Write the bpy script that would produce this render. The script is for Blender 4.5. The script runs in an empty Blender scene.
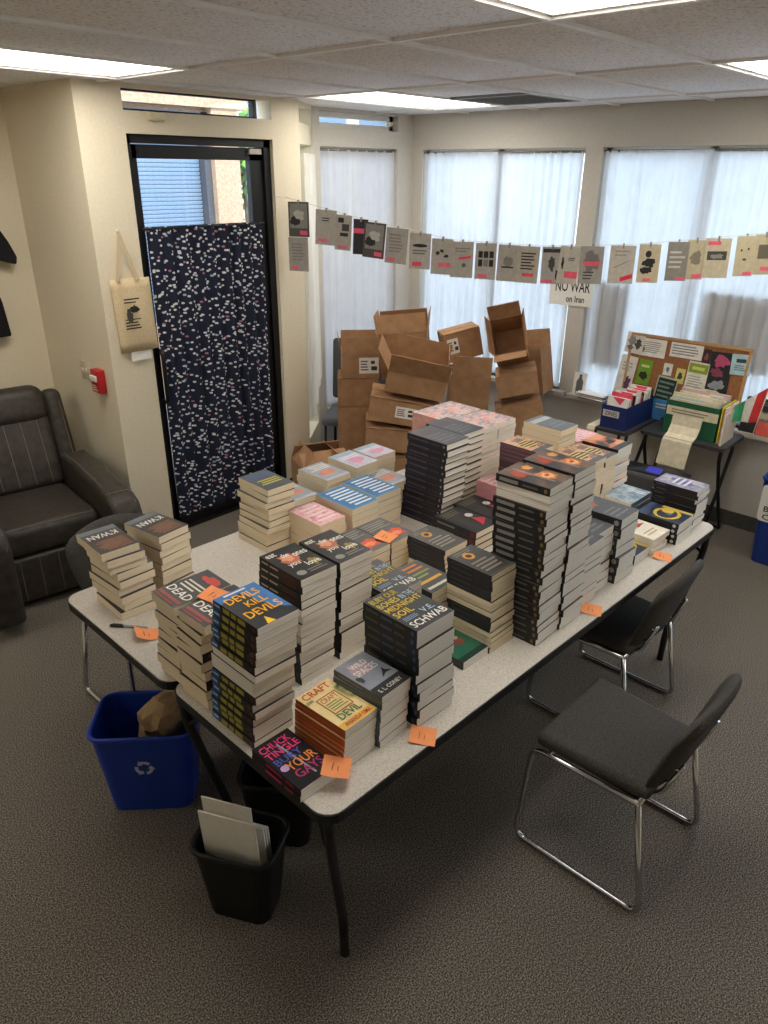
import bpy, bmesh, math, random
from mathutils import Vector, Matrix, Euler
random.seed(7)
R = math.radians
scene = bpy.context.scene
col = scene.collection

# ------------------------------------------------------------------ camera, sky, exposure
YAW, PITCH, ROLL = R(42.6698), R(-24.889), R(0.5396)
CAM = Vector((-2.17975, -1.37751, 2.22711))
dv = Vector((math.cos(YAW)*math.cos(PITCH), math.sin(YAW)*math.cos(PITCH), math.sin(PITCH)))
rv = Vector((math.sin(YAW), -math.cos(YAW), 0)); uv = rv.cross(dv)
r2 = math.cos(ROLL)*rv + math.sin(ROLL)*uv; u2 = -math.sin(ROLL)*rv + math.cos(ROLL)*uv
cd = bpy.data.cameras.new('camera'); cam = bpy.data.objects.new('camera', cd); col.objects.link(cam)
m = Matrix((r2, u2, -dv)).transposed().to_4x4(); m.translation = CAM; cam.matrix_world = m
cd.sensor_fit = 'VERTICAL'; cd.sensor_height = 36; cd.sensor_width = 27; cd.lens = 734.877/1024*36
cd.clip_start = 0.05; scene.camera = cam
E1 = Vector((math.sin(YAW), -math.cos(YAW), 0)); E2 = Vector((math.cos(YAW), math.sin(YAW), 0))

SKY_STRENGTH = 1.85
LAMP_STRENGTH = 4.0
w = bpy.data.worlds.new('sky'); scene.world = w; w.use_nodes = True
bgn = w.node_tree.nodes['Background']; bgn.inputs[0].default_value = (0.68, 0.82, 1.0, 1); bgn.inputs[1].default_value = SKY_STRENGTH
vs = scene.view_settings; vs.view_transform = 'Standard'; vs.look = 'None'; vs.exposure = 1.2; vs.gamma = 1.0
vs.use_curve_mapping = False
sd = bpy.data.lights.new('sun', 'SUN'); sd.energy = 1.8; sd.angle = R(3); sd.color = (1, .95, .86)
sun = bpy.data.objects.new('sun', sd); col.objects.link(sun); sun.rotation_euler = (R(38), R(-22), 0)   # high sun over the roof, lights the street only
scene.cycles.max_bounces = 14; scene.cycles.diffuse_bounces = 8; scene.cycles.transparent_max_bounces = 16

# ------------------------------------------------------------------ materials
def lin(h):
    if isinstance(h, tuple): return h
    h = h.lstrip('#'); c = [int(h[i:i+2], 16)/255 for i in (0, 2, 4)]
    return tuple((x/12.92 if x <= .04045 else ((x+.055)/1.055)**2.4) for x in c)
MATS = {}
def newmat(name):
    mt = bpy.data.materials.new(name); mt.use_nodes = True
    nt = mt.node_tree; return mt, nt, nt.nodes, nt.links, nt.nodes['Principled BSDF']
def ramp(ns, stops, interp='LINEAR'):
    r = ns.new('ShaderNodeValToRGB'); e = r.color_ramp; e.interpolation = interp
    while len(e.elements) < len(stops): e.elements.new(0.5)
    for el, (p, c) in zip(e.elements, stops): el.position = p; el.color = (*lin(c), 1)
    return r
def M(h, rough=.55, metal=0., var=.10, scale=30., bump=0., spec=.4):
    """plain colour with slight procedural mottling"""
    key = (h, rough, metal, var, scale, bump)
    if key in MATS: return MATS[key]
    mt, nt, ns, ln, b = newmat('mat_' + str(h).strip('#'))
    c = lin(h)
    tc = ns.new('ShaderNodeTexCoord'); nz = ns.new('ShaderNodeTexNoise'); nz.inputs['Scale'].default_value = scale
    nz.inputs['Detail'].default_value = 3
    ln.new(tc.outputs['Object'], nz.inputs['Vector'])
    rp = ns.new('ShaderNodeValToRGB'); e = rp.color_ramp.elements
    e[0].position = .3; e[1].position = .7
    e[0].color = (*[x*(1-var) for x in c], 1); e[1].color = (*[min(1, x*(1+var)) for x in c], 1)
    ln.new(nz.outputs['Fac'], rp.inputs[0]); ln.new(rp.outputs[0], b.inputs['Base Color'])
    b.inputs['Roughness'].default_value = rough; b.inputs['Metallic'].default_value = metal
    b.inputs['Specular IOR Level'].default_value = spec
    if bump:
        bp = ns.new('ShaderNodeBump'); bp.inputs['Strength'].default_value = bump; bp.inputs['Distance'].default_value = .004
        ln.new(nz.outputs['Fac'], bp.inputs['Height']); ln.new(bp.outputs[0], b.inputs['Normal'])
    MATS[key] = mt; return mt
def Mnoise(name, stops, scale=20., rough=.5, detail=2., bump=0., coord='Object', dist=.003, interp='LINEAR', stretch=(1, 1, 1), vor=False, spec=.4):
    mt, nt, ns, ln, b = newmat(name)
    tc = ns.new('ShaderNodeTexCoord'); mp = ns.new('ShaderNodeMapping'); mp.inputs['Scale'].default_value = stretch
    ln.new(tc.outputs[coord], mp.inputs[0])
    if vor:
        nz = ns.new('ShaderNodeTexVoronoi'); nz.inputs['Scale'].default_value = scale; out = nz.outputs['Distance']
    else:
        nz = ns.new('ShaderNodeTexNoise'); nz.inputs['Scale'].default_value = scale; nz.inputs['Detail'].default_value = detail; out = nz.outputs['Fac']
    ln.new(mp.outputs[0], nz.inputs['Vector'])
    rp = ramp(ns, stops, interp); ln.new(out, rp.inputs[0]); ln.new(rp.outputs[0], b.inputs['Base Color'])
    b.inputs['Roughness'].default_value = rough; b.inputs['Specular IOR Level'].default_value = spec
    if bump:
        bp = ns.new('ShaderNodeBump'); bp.inputs['Strength'].default_value = bump; bp.inputs['Distance'].default_value = dist
        ln.new(out, bp.inputs['Height']); ln.new(bp.outputs[0], b.inputs['Normal'])
    return mt
def Memit(name, h, s):
    mt, nt, ns, ln, b = newmat(name)
    b.inputs['Base Color'].default_value = (*lin(h), 1)
    b.inputs['Emission Color'].default_value = (*lin(h), 1); b.inputs['Emission Strength'].default_value = s
    return mt

CARPET = Mnoise('carpet', [(.36, '#35312c'), (.5, '#665f58'), (.64, '#9a9186')], scale=210, rough=.95, detail=6, bump=.5, dist=.003, spec=.1)
WALL = Mnoise('wall_paint', [(.3, '#e0d5bd'), (.7, '#e6dbc4')], scale=60, rough=.8, bump=.25, dist=.003, spec=.2)
WALLG = Mnoise('wall_paint_grey', [(.3, '#c6c0b6'), (.7, '#ccc6bc')], scale=60, rough=.8, bump=.2, dist=.003, spec=.2)
BASEB = M('#4a4844', rough=.6)
TILE = Mnoise('ceiling_tile', [(.34, '#cfcbcc'), (.46, '#f4f2f4'), (.7, '#f9f7f9')], scale=85, rough=.9, detail=5, bump=.5, dist=.004, spec=.1)
GRID = M('#f4f2f0', rough=.5, var=.02)
DIFFUSER = Memit('lamp_diffuser', (1.0, .95, .85), LAMP_STRENGTH)
WHITEM = M('#e8e6e0', rough=.5, var=.03)
LAMINATE = Mnoise('table_laminate', [(.35, '#b7aea4'), (.5, '#cdc5bb'), (.65, '#d6cfc6')], scale=260, rough=.45, detail=2)
BLACKM = M('#141416', rough=.45, var=.1)
BLACKP = M('#101012', rough=.5, var=.1)
CHROME = M('#c8c8cc', rough=.16, metal=1., var=.03)
FABRIC = Mnoise('chair_fabric', [(.35, '#3a3836'), (.65, '#5a5754')], scale=320, rough=.95, detail=3, bump=.5, dist=.002, spec=.1)
LEATHER = Mnoise('recliner_leather', [(.3, '#2d2925'), (.7, '#433d37')], scale=22, rough=.48, detail=6, bump=.12, dist=.004)
STITCH = M('#766f64', rough=.7)
CARD = Mnoise('cardboard', [(.35, '#a37c5c'), (.65, '#b28c6a')], scale=14, rough=.85, detail=4, bump=.08, spec=.15)
CARD_IN = Mnoise('cardboard_inside', [(.35, '#86644a'), (.65, '#937054')], scale=14, rough=.9, detail=4, spec=.1)
TAPE = M('#b89a70', rough=.25, var=.05)
PAPER = M('#efece5', rough=.8, var=.03)
NEWS = M('#cfc9c0', rough=.85, var=.04)
ORANGE = M('#f59a62', rough=.8, var=.04)
INK = M('#1d1c1c', rough=.7)
PINK = M('#f0506e', rough=.7)
GREYINK = M('#8c8782', rough=.8)
BLUEP = M('#1d3fa8', rough=.42, var=.06)
NAVY = M('#1c2b66', rough=.5)

def mk_pages(name, c1, c2):
    mt, nt, ns, ln, b = newmat(name)
    tc = ns.new('ShaderNodeTexCoord'); mp = ns.new('ShaderNodeMapping'); mp.inputs['Scale'].default_value = (4, 4, 900)
    nz = ns.new('ShaderNodeTexNoise'); nz.inputs['Scale'].default_value = 1.0; nz.inputs['Detail'].default_value = 2
    ln.new(tc.outputs['Object'], mp.inputs[0]); ln.new(mp.outputs[0], nz.inputs['Vector'])
    rp = ramp(ns, [(.3, c1), (.6, c2)]); ln.new(nz.outputs['Fac'], rp.inputs[0]); ln.new(rp.outputs[0], b.inputs['Base Color'])
    b.inputs['Roughness'].default_value = .9; b.inputs['Specular IOR Level'].default_value = .1
    return mt
PG_CREAM = mk_pages('pages_cream', '#d9c7a6', '#ecdec4')
PG_WHITE = mk_pages('pages_white', '#d8d0c4', '#efe8de')

def mk_glass():
    mt, nt, ns, ln, b = newmat('window_glass')
    tr = ns.new('ShaderNodeBsdfTransparent'); tr.inputs[0].default_value = (.93, .96, .96, 1)
    gl = ns.new('ShaderNodeBsdfGlossy'); gl.inputs['Roughness'].default_value = .02
    fr = ns.new('ShaderNodeFresnel'); fr.inputs[0].default_value = 1.35
    mx = ns.new('ShaderNodeMixShader'); ln.new(fr.outputs[0], mx.inputs[0]); ln.new(tr.outputs[0], mx.inputs[1]); ln.new(gl.outputs[0], mx.inputs[2])
    ln.new(mx.outputs[0], ns['Material Output'].inputs[0]); return mt
GLASS = mk_glass()
def mk_sheer(name, c, trans, thru):
    mt, nt, ns, ln, b = newmat(name)
    tc = ns.new('ShaderNodeTexCoord'); wv = ns.new('ShaderNodeTexNoise'); wv.inputs['Scale'].default_value = 8
    ln.new(tc.outputs['Object'], wv.inputs['Vector'])
    rp = ramp(ns, [(.3, tuple(x*.94 for x in lin(c))), (.7, lin(c))]); ln.new(wv.outputs['Fac'], rp.inputs[0])
    d = ns.new('ShaderNodeBsdfDiffuse'); t = ns.new('ShaderNodeBsdfTranslucent'); p = ns.new('ShaderNodeBsdfTransparent')
    ln.new(rp.outputs[0], d.inputs[0]); ln.new(rp.outputs[0], t.inputs[0])
    a = ns.new('ShaderNodeMixShader'); a.inputs[0].default_value = trans; ln.new(d.outputs[0], a.inputs[1]); ln.new(t.outputs[0], a.inputs[2])
    bb = ns.new('ShaderNodeMixShader'); bb.inputs[0].default_value = thru; ln.new(a.outputs[0], bb.inputs[1]); ln.new(p.outputs[0], bb.inputs[2])
    ln.new(bb.outputs[0], ns['Material Output'].inputs[0]); return mt
SHEER = mk_sheer('sheer_curtain', '#f0f2f6', .60, .04)
SHEER2 = mk_sheer('cream_curtain', '#ece6da', .4, .0)
def mk_leafcloth():
    mt, nt, ns, ln, b = newmat('navy_leaf_cloth')
    tc = ns.new('ShaderNodeTexCoord'); base = None
    layers = []
    for k, (rot, off, sc) in enumerate(((.7, 0, 29), (-.6, 5.3, 29))):
        mp = ns.new('ShaderNodeMapping'); mp.inputs['Rotation'].default_value = (0, 0, rot); mp.inputs['Location'].default_value = (off, off*.7, 0); mp.inputs['Scale'].default_value = (.62, 1.15, 1)
        vo = ns.new('ShaderNodeTexVoronoi'); vo.voronoi_dimensions = '2D'; vo.inputs['Scale'].default_value = sc; vo.inputs['Randomness'].default_value = .8
        ln.new(tc.outputs['UV'], mp.inputs[0]); ln.new(mp.outputs[0], vo.inputs['Vector'])
        lt = ns.new('ShaderNodeMath'); lt.operation = 'LESS_THAN'; lt.inputs[1].default_value = .215; ln.new(vo.outputs['Distance'], lt.inputs[0])
        sp = ns.new('ShaderNodeSeparateColor'); ln.new(vo.outputs['Color'], sp.inputs[0])
        gt = ns.new('ShaderNodeMath'); gt.operation = 'GREATER_THAN'; gt.inputs[1].default_value = .48; ln.new(sp.outputs[1], gt.inputs[0])
        mu = ns.new('ShaderNodeMath'); mu.operation = 'MULTIPLY'; ln.new(lt.outputs[0], mu.inputs[0]); ln.new(gt.outputs[0], mu.inputs[1])
        rp = ramp(ns, [(0, '#d9dde2'), (.5, '#e6e8ea'), (.62, '#a9bcd2'), (.74, '#e2e2e2'), (.88, '#b87a8c'), (.95, '#eeeeee')], 'CONSTANT'); ln.new(sp.outputs[0], rp.inputs[0])
        layers.append((mu, rp))
    prev = None
    for mu, rp in layers:
        mx = ns.new('ShaderNodeMix'); mx.data_type = 'RGBA'; ln.new(mu.outputs[0], mx.inputs['Factor'])
        if prev is None: mx.inputs['A'].default_value = (*lin('#2b2e40'), 1)
        else: ln.new(prev, mx.inputs['A'])
        ln.new(rp.outputs[0], mx.inputs['B']); prev = mx.outputs['Result']
    ln.new(prev, b.inputs['Base Color']); b.inputs['Roughness'].default_value = .9; b.inputs['Specular IOR Level'].default_value = .1
    return mt
LEAFCLOTH = mk_leafcloth()

# ------------------------------------------------------------------ mesh helpers
class MB:
    def __init__(s): s.v = []; s.f = []; s.mi = []; s.mats = []
    def mid(s, mat):
        if mat not in s.mats: s.mats.append(mat)
        return s.mats.index(mat)
    def add(s, vs, fs, mat):
        o = len(s.v); k = s.mid(mat); s.v += [tuple(v) for v in vs]
        for f in fs: s.f.append(tuple(i+o for i in f)); s.mi.append(k)
    def box(s, lo, hi, mat, mx=None):
        x0, y0, z0 = lo; x1, y1, z1 = hi
        vs = [Vector(p) for p in ((x0,y0,z0),(x1,y0,z0),(x1,y1,z0),(x0,y1,z0),(x0,y0,z1),(x1,y0,z1),(x1,y1,z1),(x0,y1,z1))]
        if mx: vs = [mx @ v for v in vs]
        s.add(vs, [(0,3,2,1),(4,5,6,7),(0,1,5,4),(1,2,6,5),(2,3,7,6),(3,0,4,7)], mat)
    def prism(s, poly, z0, z1, mat, mx=None):
        n = len(poly); vs = [Vector((x, y, z0)) for x, y in poly] + [Vector((x, y, z1)) for x, y in poly]
        if mx: vs = [mx @ v for v in vs]
        s.add(vs, [tuple(range(n))[::-1], tuple(range(n, 2*n))] + [(i, (i+1) % n, n+(i+1) % n, n+i) for i in range(n)], mat)
    def tube(s, pts, r, mat, n=8, closed=False):
        pts = [Vector(p) for p in pts]; m_ = len(pts); rings = []
        prev = None
        for i, p in enumerate(pts):
            if closed: t = (pts[(i+1) % m_] - pts[i-1])
            else: t = (pts[min(i+1, m_-1)] - pts[max(i-1, 0)])
            t.normalize()
            if prev is None:
                a = Vector((0, 0, 1)) if abs(t.z) < .9 else Vector((1, 0, 0)); nn = t.cross(a).normalized()
            else:
                nn = (prev - t*prev.dot(t)); nn = nn.normalized() if nn.length > 1e-6 else t.orthogonal().normalized()
            prev = nn; bn = t.cross(nn); rr = r[i] if isinstance(r, (list, tuple)) else r
            rings.append([p + rr*(math.cos(2*math.pi*k/n)*nn + math.sin(2*math.pi*k/n)*bn) for k in range(n)])
        vs = [v for rg in rings for v in rg]; fs = []
        for i in range(m_ if closed else m_-1):
            j = (i+1) % m_
            for k in range(n): fs.append((i*n+k, i*n+(k+1) % n, j*n+(k+1) % n, j*n+k))
        if not closed: fs += [tuple(range(n))[::-1], tuple(range((m_-1)*n, m_*n))]
        s.add(vs, fs, mat)
    def mesh(s, name, smooth=False):
        me = bpy.data.meshes.new(name); me.from_pydata(s.v, [], s.f)
        for mt in s.mats: me.materials.append(mt)
        me.polygons.foreach_set('material_index', s.mi)
        if smooth: me.polygons.foreach_set('use_smooth', [True]*len(me.polygons))
        me.update(); return me
    def build(s, name, parent=None, loc=None, rot=None, smooth=False):
        return link(name, s.mesh(name, smooth), parent, loc, rot)
def link(name, me, parent=None, loc=None, rot=None):
    o = bpy.data.objects.new(name, me); col.objects.link(o)
    if parent: o.parent = parent
    if loc is not None: o.location = loc
    if rot is not None: o.rotation_euler = rot
    return o
def empty(name, loc=(0, 0, 0), rot=(0, 0, 0)):
    o = bpy.data.objects.new(name, None); col.objects.link(o); o.location = loc; o.rotation_euler = rot; o.empty_display_size = .05; return o
def tag(o, label, cat=None, group=None, kind=None):
    if label: o['label'] = label
    if cat: o['category'] = cat
    if group: o['group'] = group
    if kind: o['kind'] = kind
    return o
def struct(o): o['kind'] = 'structure'; return o
def rbox_me(name, size, mat, bev=.02, seg=3, taper=None):
    bm = bmesh.new(); bmesh.ops.create_cube(bm, size=1)
    for v in bm.verts:
        v.co = Vector((v.co.x*size[0], v.co.y*size[1], v.co.z*size[2]))
        if taper: v.co = taper(v.co)
    bmesh.ops.bevel(bm, geom=list(bm.edges), offset=bev, segments=seg, profile=.5, affect='EDGES', clamp_overlap=True)
    for f in bm.faces: f.smooth = True
    me = bpy.data.meshes.new(name); bm.to_mesh(me); bm.free(); me.materials.append(mat); return me
def rbox(name, size, mat, parent=None, loc=(0, 0, 0), rot=(0, 0, 0), bev=.02, seg=3, taper=None):
    return link(name, rbox_me(name, size, mat, bev, seg, taper), parent, loc, rot)
def rounded(x0, y0, x1, y1, r, n=5):
    out = []
    for cx, cy, a0 in ((x1-r, y1-r, 0), (x0+r, y1-r, 90), (x0+r, y0+r, 180), (x1-r, y0+r, 270)):
        for k in range(n+1):
            a = R(a0+90*k/n); out.append((cx+r*math.cos(a), cy+r*math.sin(a)))
    return out
def bend(pts, r=.03, n=4):
    """round the inner corners of a polyline"""
    pts = [Vector(p) for p in pts]; out = [pts[0]]
    for i in range(1, len(pts)-1):
        a, b, c = pts[i-1], pts[i], pts[i+1]; d1 = (a-b); d2 = (c-b); q = min(r, d1.length*.45, d2.length*.45)
        p1 = b+d1.normalized()*q; p2 = b+d2.normalized()*q
        for k in range(n+1):
            t = k/n; out.append((1-t)**2*p1 + 2*t*(1-t)*b + t*t*p2)
    out.append(pts[-1]); return out

TXT = {}
def text_tris(s):
    """flat lettering as (verts, faces), normalised to the unit box"""
    if s in TXT: return TXT[s]
    cu = bpy.data.curves.new('lettering', 'FONT'); cu.body = s; cu.resolution_u = 2; cu.offset = 0.012
    ob = bpy.data.objects.new('lettering', cu); col.objects.link(ob)
    dg = bpy.context.evaluated_depsgraph_get(); dg.update()
    me = bpy.data.meshes.new_from_object(ob.evaluated_get(dg))
    vs = [v.co.copy() for v in me.vertices]; fs = [tuple(p.vertices) for p in me.polygons]
    bpy.data.objects.remove(ob); bpy.data.meshes.remove(me); bpy.data.curves.remove(cu)
    x0 = min(v.x for v in vs); x1 = max(v.x for v in vs); y0 = min(v.y for v in vs); y1 = max(v.y for v in vs)
    vs = [((v.x-x0)/(x1-x0), (v.y-y0)/(y1-y0)) for v in vs]
    TXT[s] = (vs, fs); return TXT[s]
def put_text(mb, s, box, mat, fn):
    """box=(u0,v0,u1,v1); fn maps (u,v) -> 3D"""
    vs, fs = text_tris(s); u0, v0, u1, v1 = box
    mb.add([fn(u0+(u1-u0)*a, v0+(v1-v0)*b) for a, b in vs], fs, mat)
def put_poly(mb, pts, mat, fn): mb.add([fn(u, v) for u, v in pts], [tuple(range(len(pts)))], mat)
def rect(u0, v0, u1, v1): return [(u0, v0), (u1, v0), (u1, v1), (u0, v1)]
def ell(cu, cv, ru, rvv, n=14): return [(cu+ru*math.cos(2*math.pi*k/n), cv+rvv*math.sin(2*math.pi*k/n)) for k in range(n)]
def blob(cu, cv, ru, rvv, seed, n=16):
    rn = random.Random(seed); return [(cu+ru*math.cos(2*math.pi*k/n)*(q := rn.uniform(.6, 1.1)), cv+rvv*math.sin(2*math.pi*k/n)*q) for k in range(n)]
def design(items, fn_at, parent, z0=.0004):
    """flat print: items -> 'artwork' and 'lettering' children. fn_at(lift) gives the (u,v)->3D map"""
    art, let = MB(), MB(); z = z0
    for it in items:
        z += .00012
        if it[0] == 't': put_text(let, it[1], it[2:6], M(it[6]), fn_at(z+.0004))
        elif it[0] == 'b': put_poly(art, rect(*it[1:5]), M(it[5]), fn_at(z))
        elif it[0] == 'p': put_poly(art, it[1], M(it[2]), fn_at(z))
        elif it[0] == 'e': put_poly(art, ell(*it[1:5]), M(it[5]), fn_at(z))
        elif it[0] == 's': put_poly(art, blob(*it[1:6]), M(it[6]), fn_at(z))
        elif it[0] == 'l':   # rows of unreadable small print
            _, u0, v0, u1, v1, n, c = it; rn = random.Random(int((u0+v0)*1000))
            for k in range(n):
                vv = v1-(v1-v0)*(k+.5)/n; hh = (v1-v0)/n*.22; put_poly(art, rect(u0, vv-hh, u0+(u1-u0)*rn.uniform(.7, 1), vv+hh), M(c), fn_at(z))
    outs = []
    if art.f: outs.append(art.build('artwork', parent)); outs[-1]['kind'] = 'stuff'
    if let.f: outs.append(let.build('lettering', parent)); outs[-1]['kind'] = 'stuff'
    return outs

# ------------------------------------------------------------------ room shell
H = 2.632; XW = 2.87; YD = 2.65; YW = 2.99; XA = -.15; YA = 3.50; XL = -4.4; YN = -3.6
fl = MB(); fl.box((XL-.2, YN-.2, -.12), (XW+.15, YA+.2, 0), CARPET); floor = struct(fl.build('floor')); floor['label'] = 'dark grey speckled carpet floor'

# ceiling: slab above, T-bar grid and individual tiles as parts
cb = MB(); cb.box((XL-.14, YN-.14, H+.06), (.0, YA+.14, H+.16), WHITEM); cb.box((.0, YN-.14, H+.06), (1.345, YD+.14, H+.16), WHITEM); cb.box((1.345, YN-.14, H+.06), (XW+.14, YW+.14, H+.16), WHITEM); ceiling = struct(cb.build('ceiling')); ceiling['label'] = 'suspended ceiling of fissured grey tiles'
F2 = .6096; F4 = 1.2192
us = [u*F4 for u in range(-4, 4)]; vsn = [v*F2 for v in range(-7, 7)]
lampcells = {(1, -1), (1, 3), (-1, -1), (-1, 3), (-3, 3), (1, -5)}  # alcove and near-end panels are out of view, added to brighten walls and pages
tm = {}
def tile_mesh(a, b):
    k = (round(a, 3), round(b, 3))
    if k not in tm: tm[k] = rbox_me('ceiling_tile', (a, b, .016), TILE, .004, 1)
    return tm[k]
gb = MB()
for v in vsn:
    if YN < v < YA: gb.box((XL, v-.011, H-.007), (XW-.02 if v < YD else XA, v+.011, H+.03), GRID)
for u in us:
    if XL < u < XW: gb.box((u-.011, YN, H-.0065), (u+.012, (3.4 if u < XA else YD if u < 1.2 else YW), H+.03), GRID)
gb.build('ceiling_grid', ceiling)
for iu in range(-4, 3):
    for iv in range(-6, 6):
        if (iu, iv) in lampcells: continue
        if (iu, iv) == (1, 2):   # tile shared with the air vent
            x0, x1, y0, y1 = F4, F4+F2, iv*F2, iv*F2+F2
        else: x0, x1, y0, y1 = iu*F4, iu*F4+F4, iv*F2, iv*F2+F2
        x0 = max(x0, XL); x1 = min(x1, XW); y0 = max(y0, YN); y1 = min(y1, YA if x1 <= .01 else (YD+.1 if x1 <= 1.3 else YW+.1))
        if x1-x0 < .05 or y1-y0 < .05: continue
        link('ceiling_tile', tile_mesh(x1-x0-.022, y1-y0-.022), ceiling, ((x0+x1)/2, (y0+y1)/2, H+.012))

# walls
def wall(name, boxes, mat, label):
    mb = MB()
    for lo, hi in boxes: mb.box(lo, (hi[0], hi[1], H+.07 if abs(hi[2]-H) < 1e-6 else hi[2]), mat)
    o = struct(mb.build(name)); o['label'] = label; return o
T = .14; ZS = .69; ZT = 2.385; ZB = 2.51; ZC = 2.615
W2 = (1.43, 2.89); W3 = (-.16, 1.30); W4 = (-1.75, -.29); W5 = (-3.34, -1.88)  # the last pair is out of view, added uncurtained to bring in side daylight
wall('wall_right', [((XW, W2[1], 0), (XW+T, YW+.3, H)), ((XW, W3[1], 0), (XW+T, W2[0], H)), ((XW, W4[1], 0), (XW+T, W3[0], H)), ((XW, W5[1], 0), (XW+T, W4[0], H)), ((XW, YN-.2, 0), (XW+T, W5[0], H)),
     ((XW, W4[0], 0), (XW+T, W4[1], ZS)), ((XW, W4[0], ZT), (XW+T, W4[1], H)), ((XW, W5[0], 0), (XW+T, W5[1], ZS)), ((XW, W5[0], ZT), (XW+T, W5[1], H)),
     ((XW, W3[0], 0), (XW+T, W3[1], ZS)), ((XW, W2[0], 0), (XW+T, W2[1], ZS)), ((XW, W3[0], ZT), (XW+T, W3[1], H)), ((XW, W2[0], ZT), (XW+T, W2[1], H))],
     WALLG, 'grey beige wall with a row of curtained windows')
X1L, X1R = 1.84, 2.68
wall('wall_back', [((1.745, YW, 0), (X1L, YW+T, H)), ((X1R, YW, 0), (XW+T, YW+T, H)), ((X1L, YW, 0), (X1R, YW+T, .42)), ((X1L, YW, ZT), (X1R, YW+T, ZB)), ((X1L, YW, ZC), (X1R, YW+T, H))],
     WALLG, 'narrow wall section with a tall curtained window and transom')
DX0, DX1 = .12, 1.075
wall('wall_entrance', [((XA, YD, 0), (DX0, YD+T, H)), ((DX1+.05, YD, 0), (1.345, YD+T, H)), ((DX0, YD, 2.40), (DX1+.05, YD+T, ZB)), ((DX0, YD, ZC), (DX1+.05, YD+T, H))],
     WALL, 'cream textured wall around the glazed entrance door')
# angled piece between post and back window
ang = math.atan2(YW-YD-.01, 1.765-1.345); L = math.hypot(YW-YD-.01, 1.765-1.345)
am = Matrix.Translation((1.345, YD+.01, 0)) @ Matrix.Rotation(ang, 4, 'Z')
mb = MB()
for lo, hi in (((0, 0, 0), (L, T, .35)), ((0, 0, ZT), (L, T, ZB)), ((0, 0, ZC), (L, T, H+.07)), ((0, 0, .35), (.05, T, ZC)), ((L-.05, 0, .35), (L, T, ZC))): mb.box(lo, hi, WALL, am)
struct(mb.build('wall_angled'))['label'] = 'angled cream wall piece with narrow side window'
mb = MB(); mb.box((.05, .08, .35), (L-.05, .086, ZT), GLASS, am); mb.box((.05, .08, ZB), (L-.05, .086, ZC), GLASS, am)
o = struct(mb.build('window_5')); o['label'] = 'narrow angled side window panes'
wall('wall_left', [((XA, YD+T, 0), (XA+T, YA+T, H))], WALL, 'cream side wall of the recliner alcove with red alarm')
wall('wall_alcove', [((XL, YA, 0), (XA, YA+T, H))], WALL, 'cream wall behind the leather recliner')
wall('wall_near', [((XL, YN-T, 0), (XW+T, YN, H))], WALL, 'plain cream wall at the other end of the room')
wall('wall_far_left', [((XL-T, YN, 0), (XL, YA+T, H))], WALL, 'plain cream wall at the far left of the room')
def board(name, lo, hi):
    mb = MB(); mb.box(lo, hi, BASEB); o = struct(mb.build(name)); o['label'] = 'dark grey vinyl baseboard'; return o
board('baseboard_right', (XW-.012, YN, 0), (XW, YW, .105))
board('baseboard_back', (1.78, YW-.012, 0), (XW-.012, YW, .105))
board('baseboard_left', (XA-.012, YD, 0), (XA, YA, .1))
board('baseboard_entrance', (1.13, YD-.012, 0), (1.345, YD, .105))

# windows with frames and panes
def window(name, axis, a0, a1, z0, z1, plane, label, mull=1):
    f = MB(); wv = .035
    def bx(lo, hi, mat, mbx):
        if axis == 'y': mbx.box((plane+lo[1], lo[0], lo[2]), (plane+hi[1], hi[0], hi[2]), mat)
        else: mbx.box((lo[0], plane+lo[1], lo[2]), (hi[0], plane+hi[1], hi[2]), mat)
    for lo, hi in (((a0, .06, z0), (a0+wv, .11, z1)), ((a1-wv, .06, z0), (a1, .11, z1)), ((a0, .06, z0), (a1, .11, z0+wv)), ((a0, .06, z1-wv), (a1, .11, z1))): bx(lo, hi, WHITEM, f)
    for k in range(1, mull):
        c = a0+(a1-a0)*k/mull; bx((c-.02, .06, z0), (c+.02, .11, z1), WHITEM, f)
    o = struct(f.build(name)); o['label'] = label
    for k in range(mull):
        p = MB(); bx((a0+(a1-a0)*k/mull+.01, .083, z0+.01), (a0+(a1-a0)*(k+1)/mull-.01, .087, z1-.01), GLASS, p); p.build('pane', o)
    return o
window('window_1', 'x', X1L, X1R, .42, ZT, YW, 'tall white-framed window behind a single sheer curtain')
window('window_2', 'y', W2[0], W2[1], ZS, ZT, XW, 'wide white-framed window left of the poster pillar', 2)
window('window_3', 'y', W3[0], W3[1], ZS, ZT, XW, 'wide white-framed window above the corkboard', 2)
window('window_7_added', 'y', W4[0], W4[1], ZS, ZT, XW, 'added unseen bare window past the blue bottle bin', 2)
window('window_8_added', 'y', W5[0], W5[1], ZS, ZT, XW, 'added unseen bare window at the end of the window wall', 2)  # this window and the one before: unseen, added for daylight on page edges
window('window_4', 'x', X1L, X1R, ZB, ZC, YW, 'low transom window over the tall curtained window')
def trim(name, lo, hi, label):
    mb = MB(); mb.box(lo, hi, WALLG); o = struct(mb.build(name)); o['label'] = label
trim('trim_3', (XW-.065, W4[0]-.06, ZS-.03), (XW+.06, W4[1]+.03, ZS), 'painted sill of the added unseen window past the blue bottle bin')
trim('trim_4', (XW-.065, W5[0]-.06, ZS-.03), (XW+.06, W5[1]+.03, ZS), 'painted sill of the added unseen window at the end of the window wall')
trim('trim_1', (XW-.065, W2[0]-.06, ZS-.03), (XW+.06, W2[1]+.03, ZS), 'painted window sill under the left wide window')
trim('trim_2', (XW-.065, W3[0]-.06, ZS-.03), (XW+.06, W3[1]+.03, ZS), 'painted window sill under the corkboard window')
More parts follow.
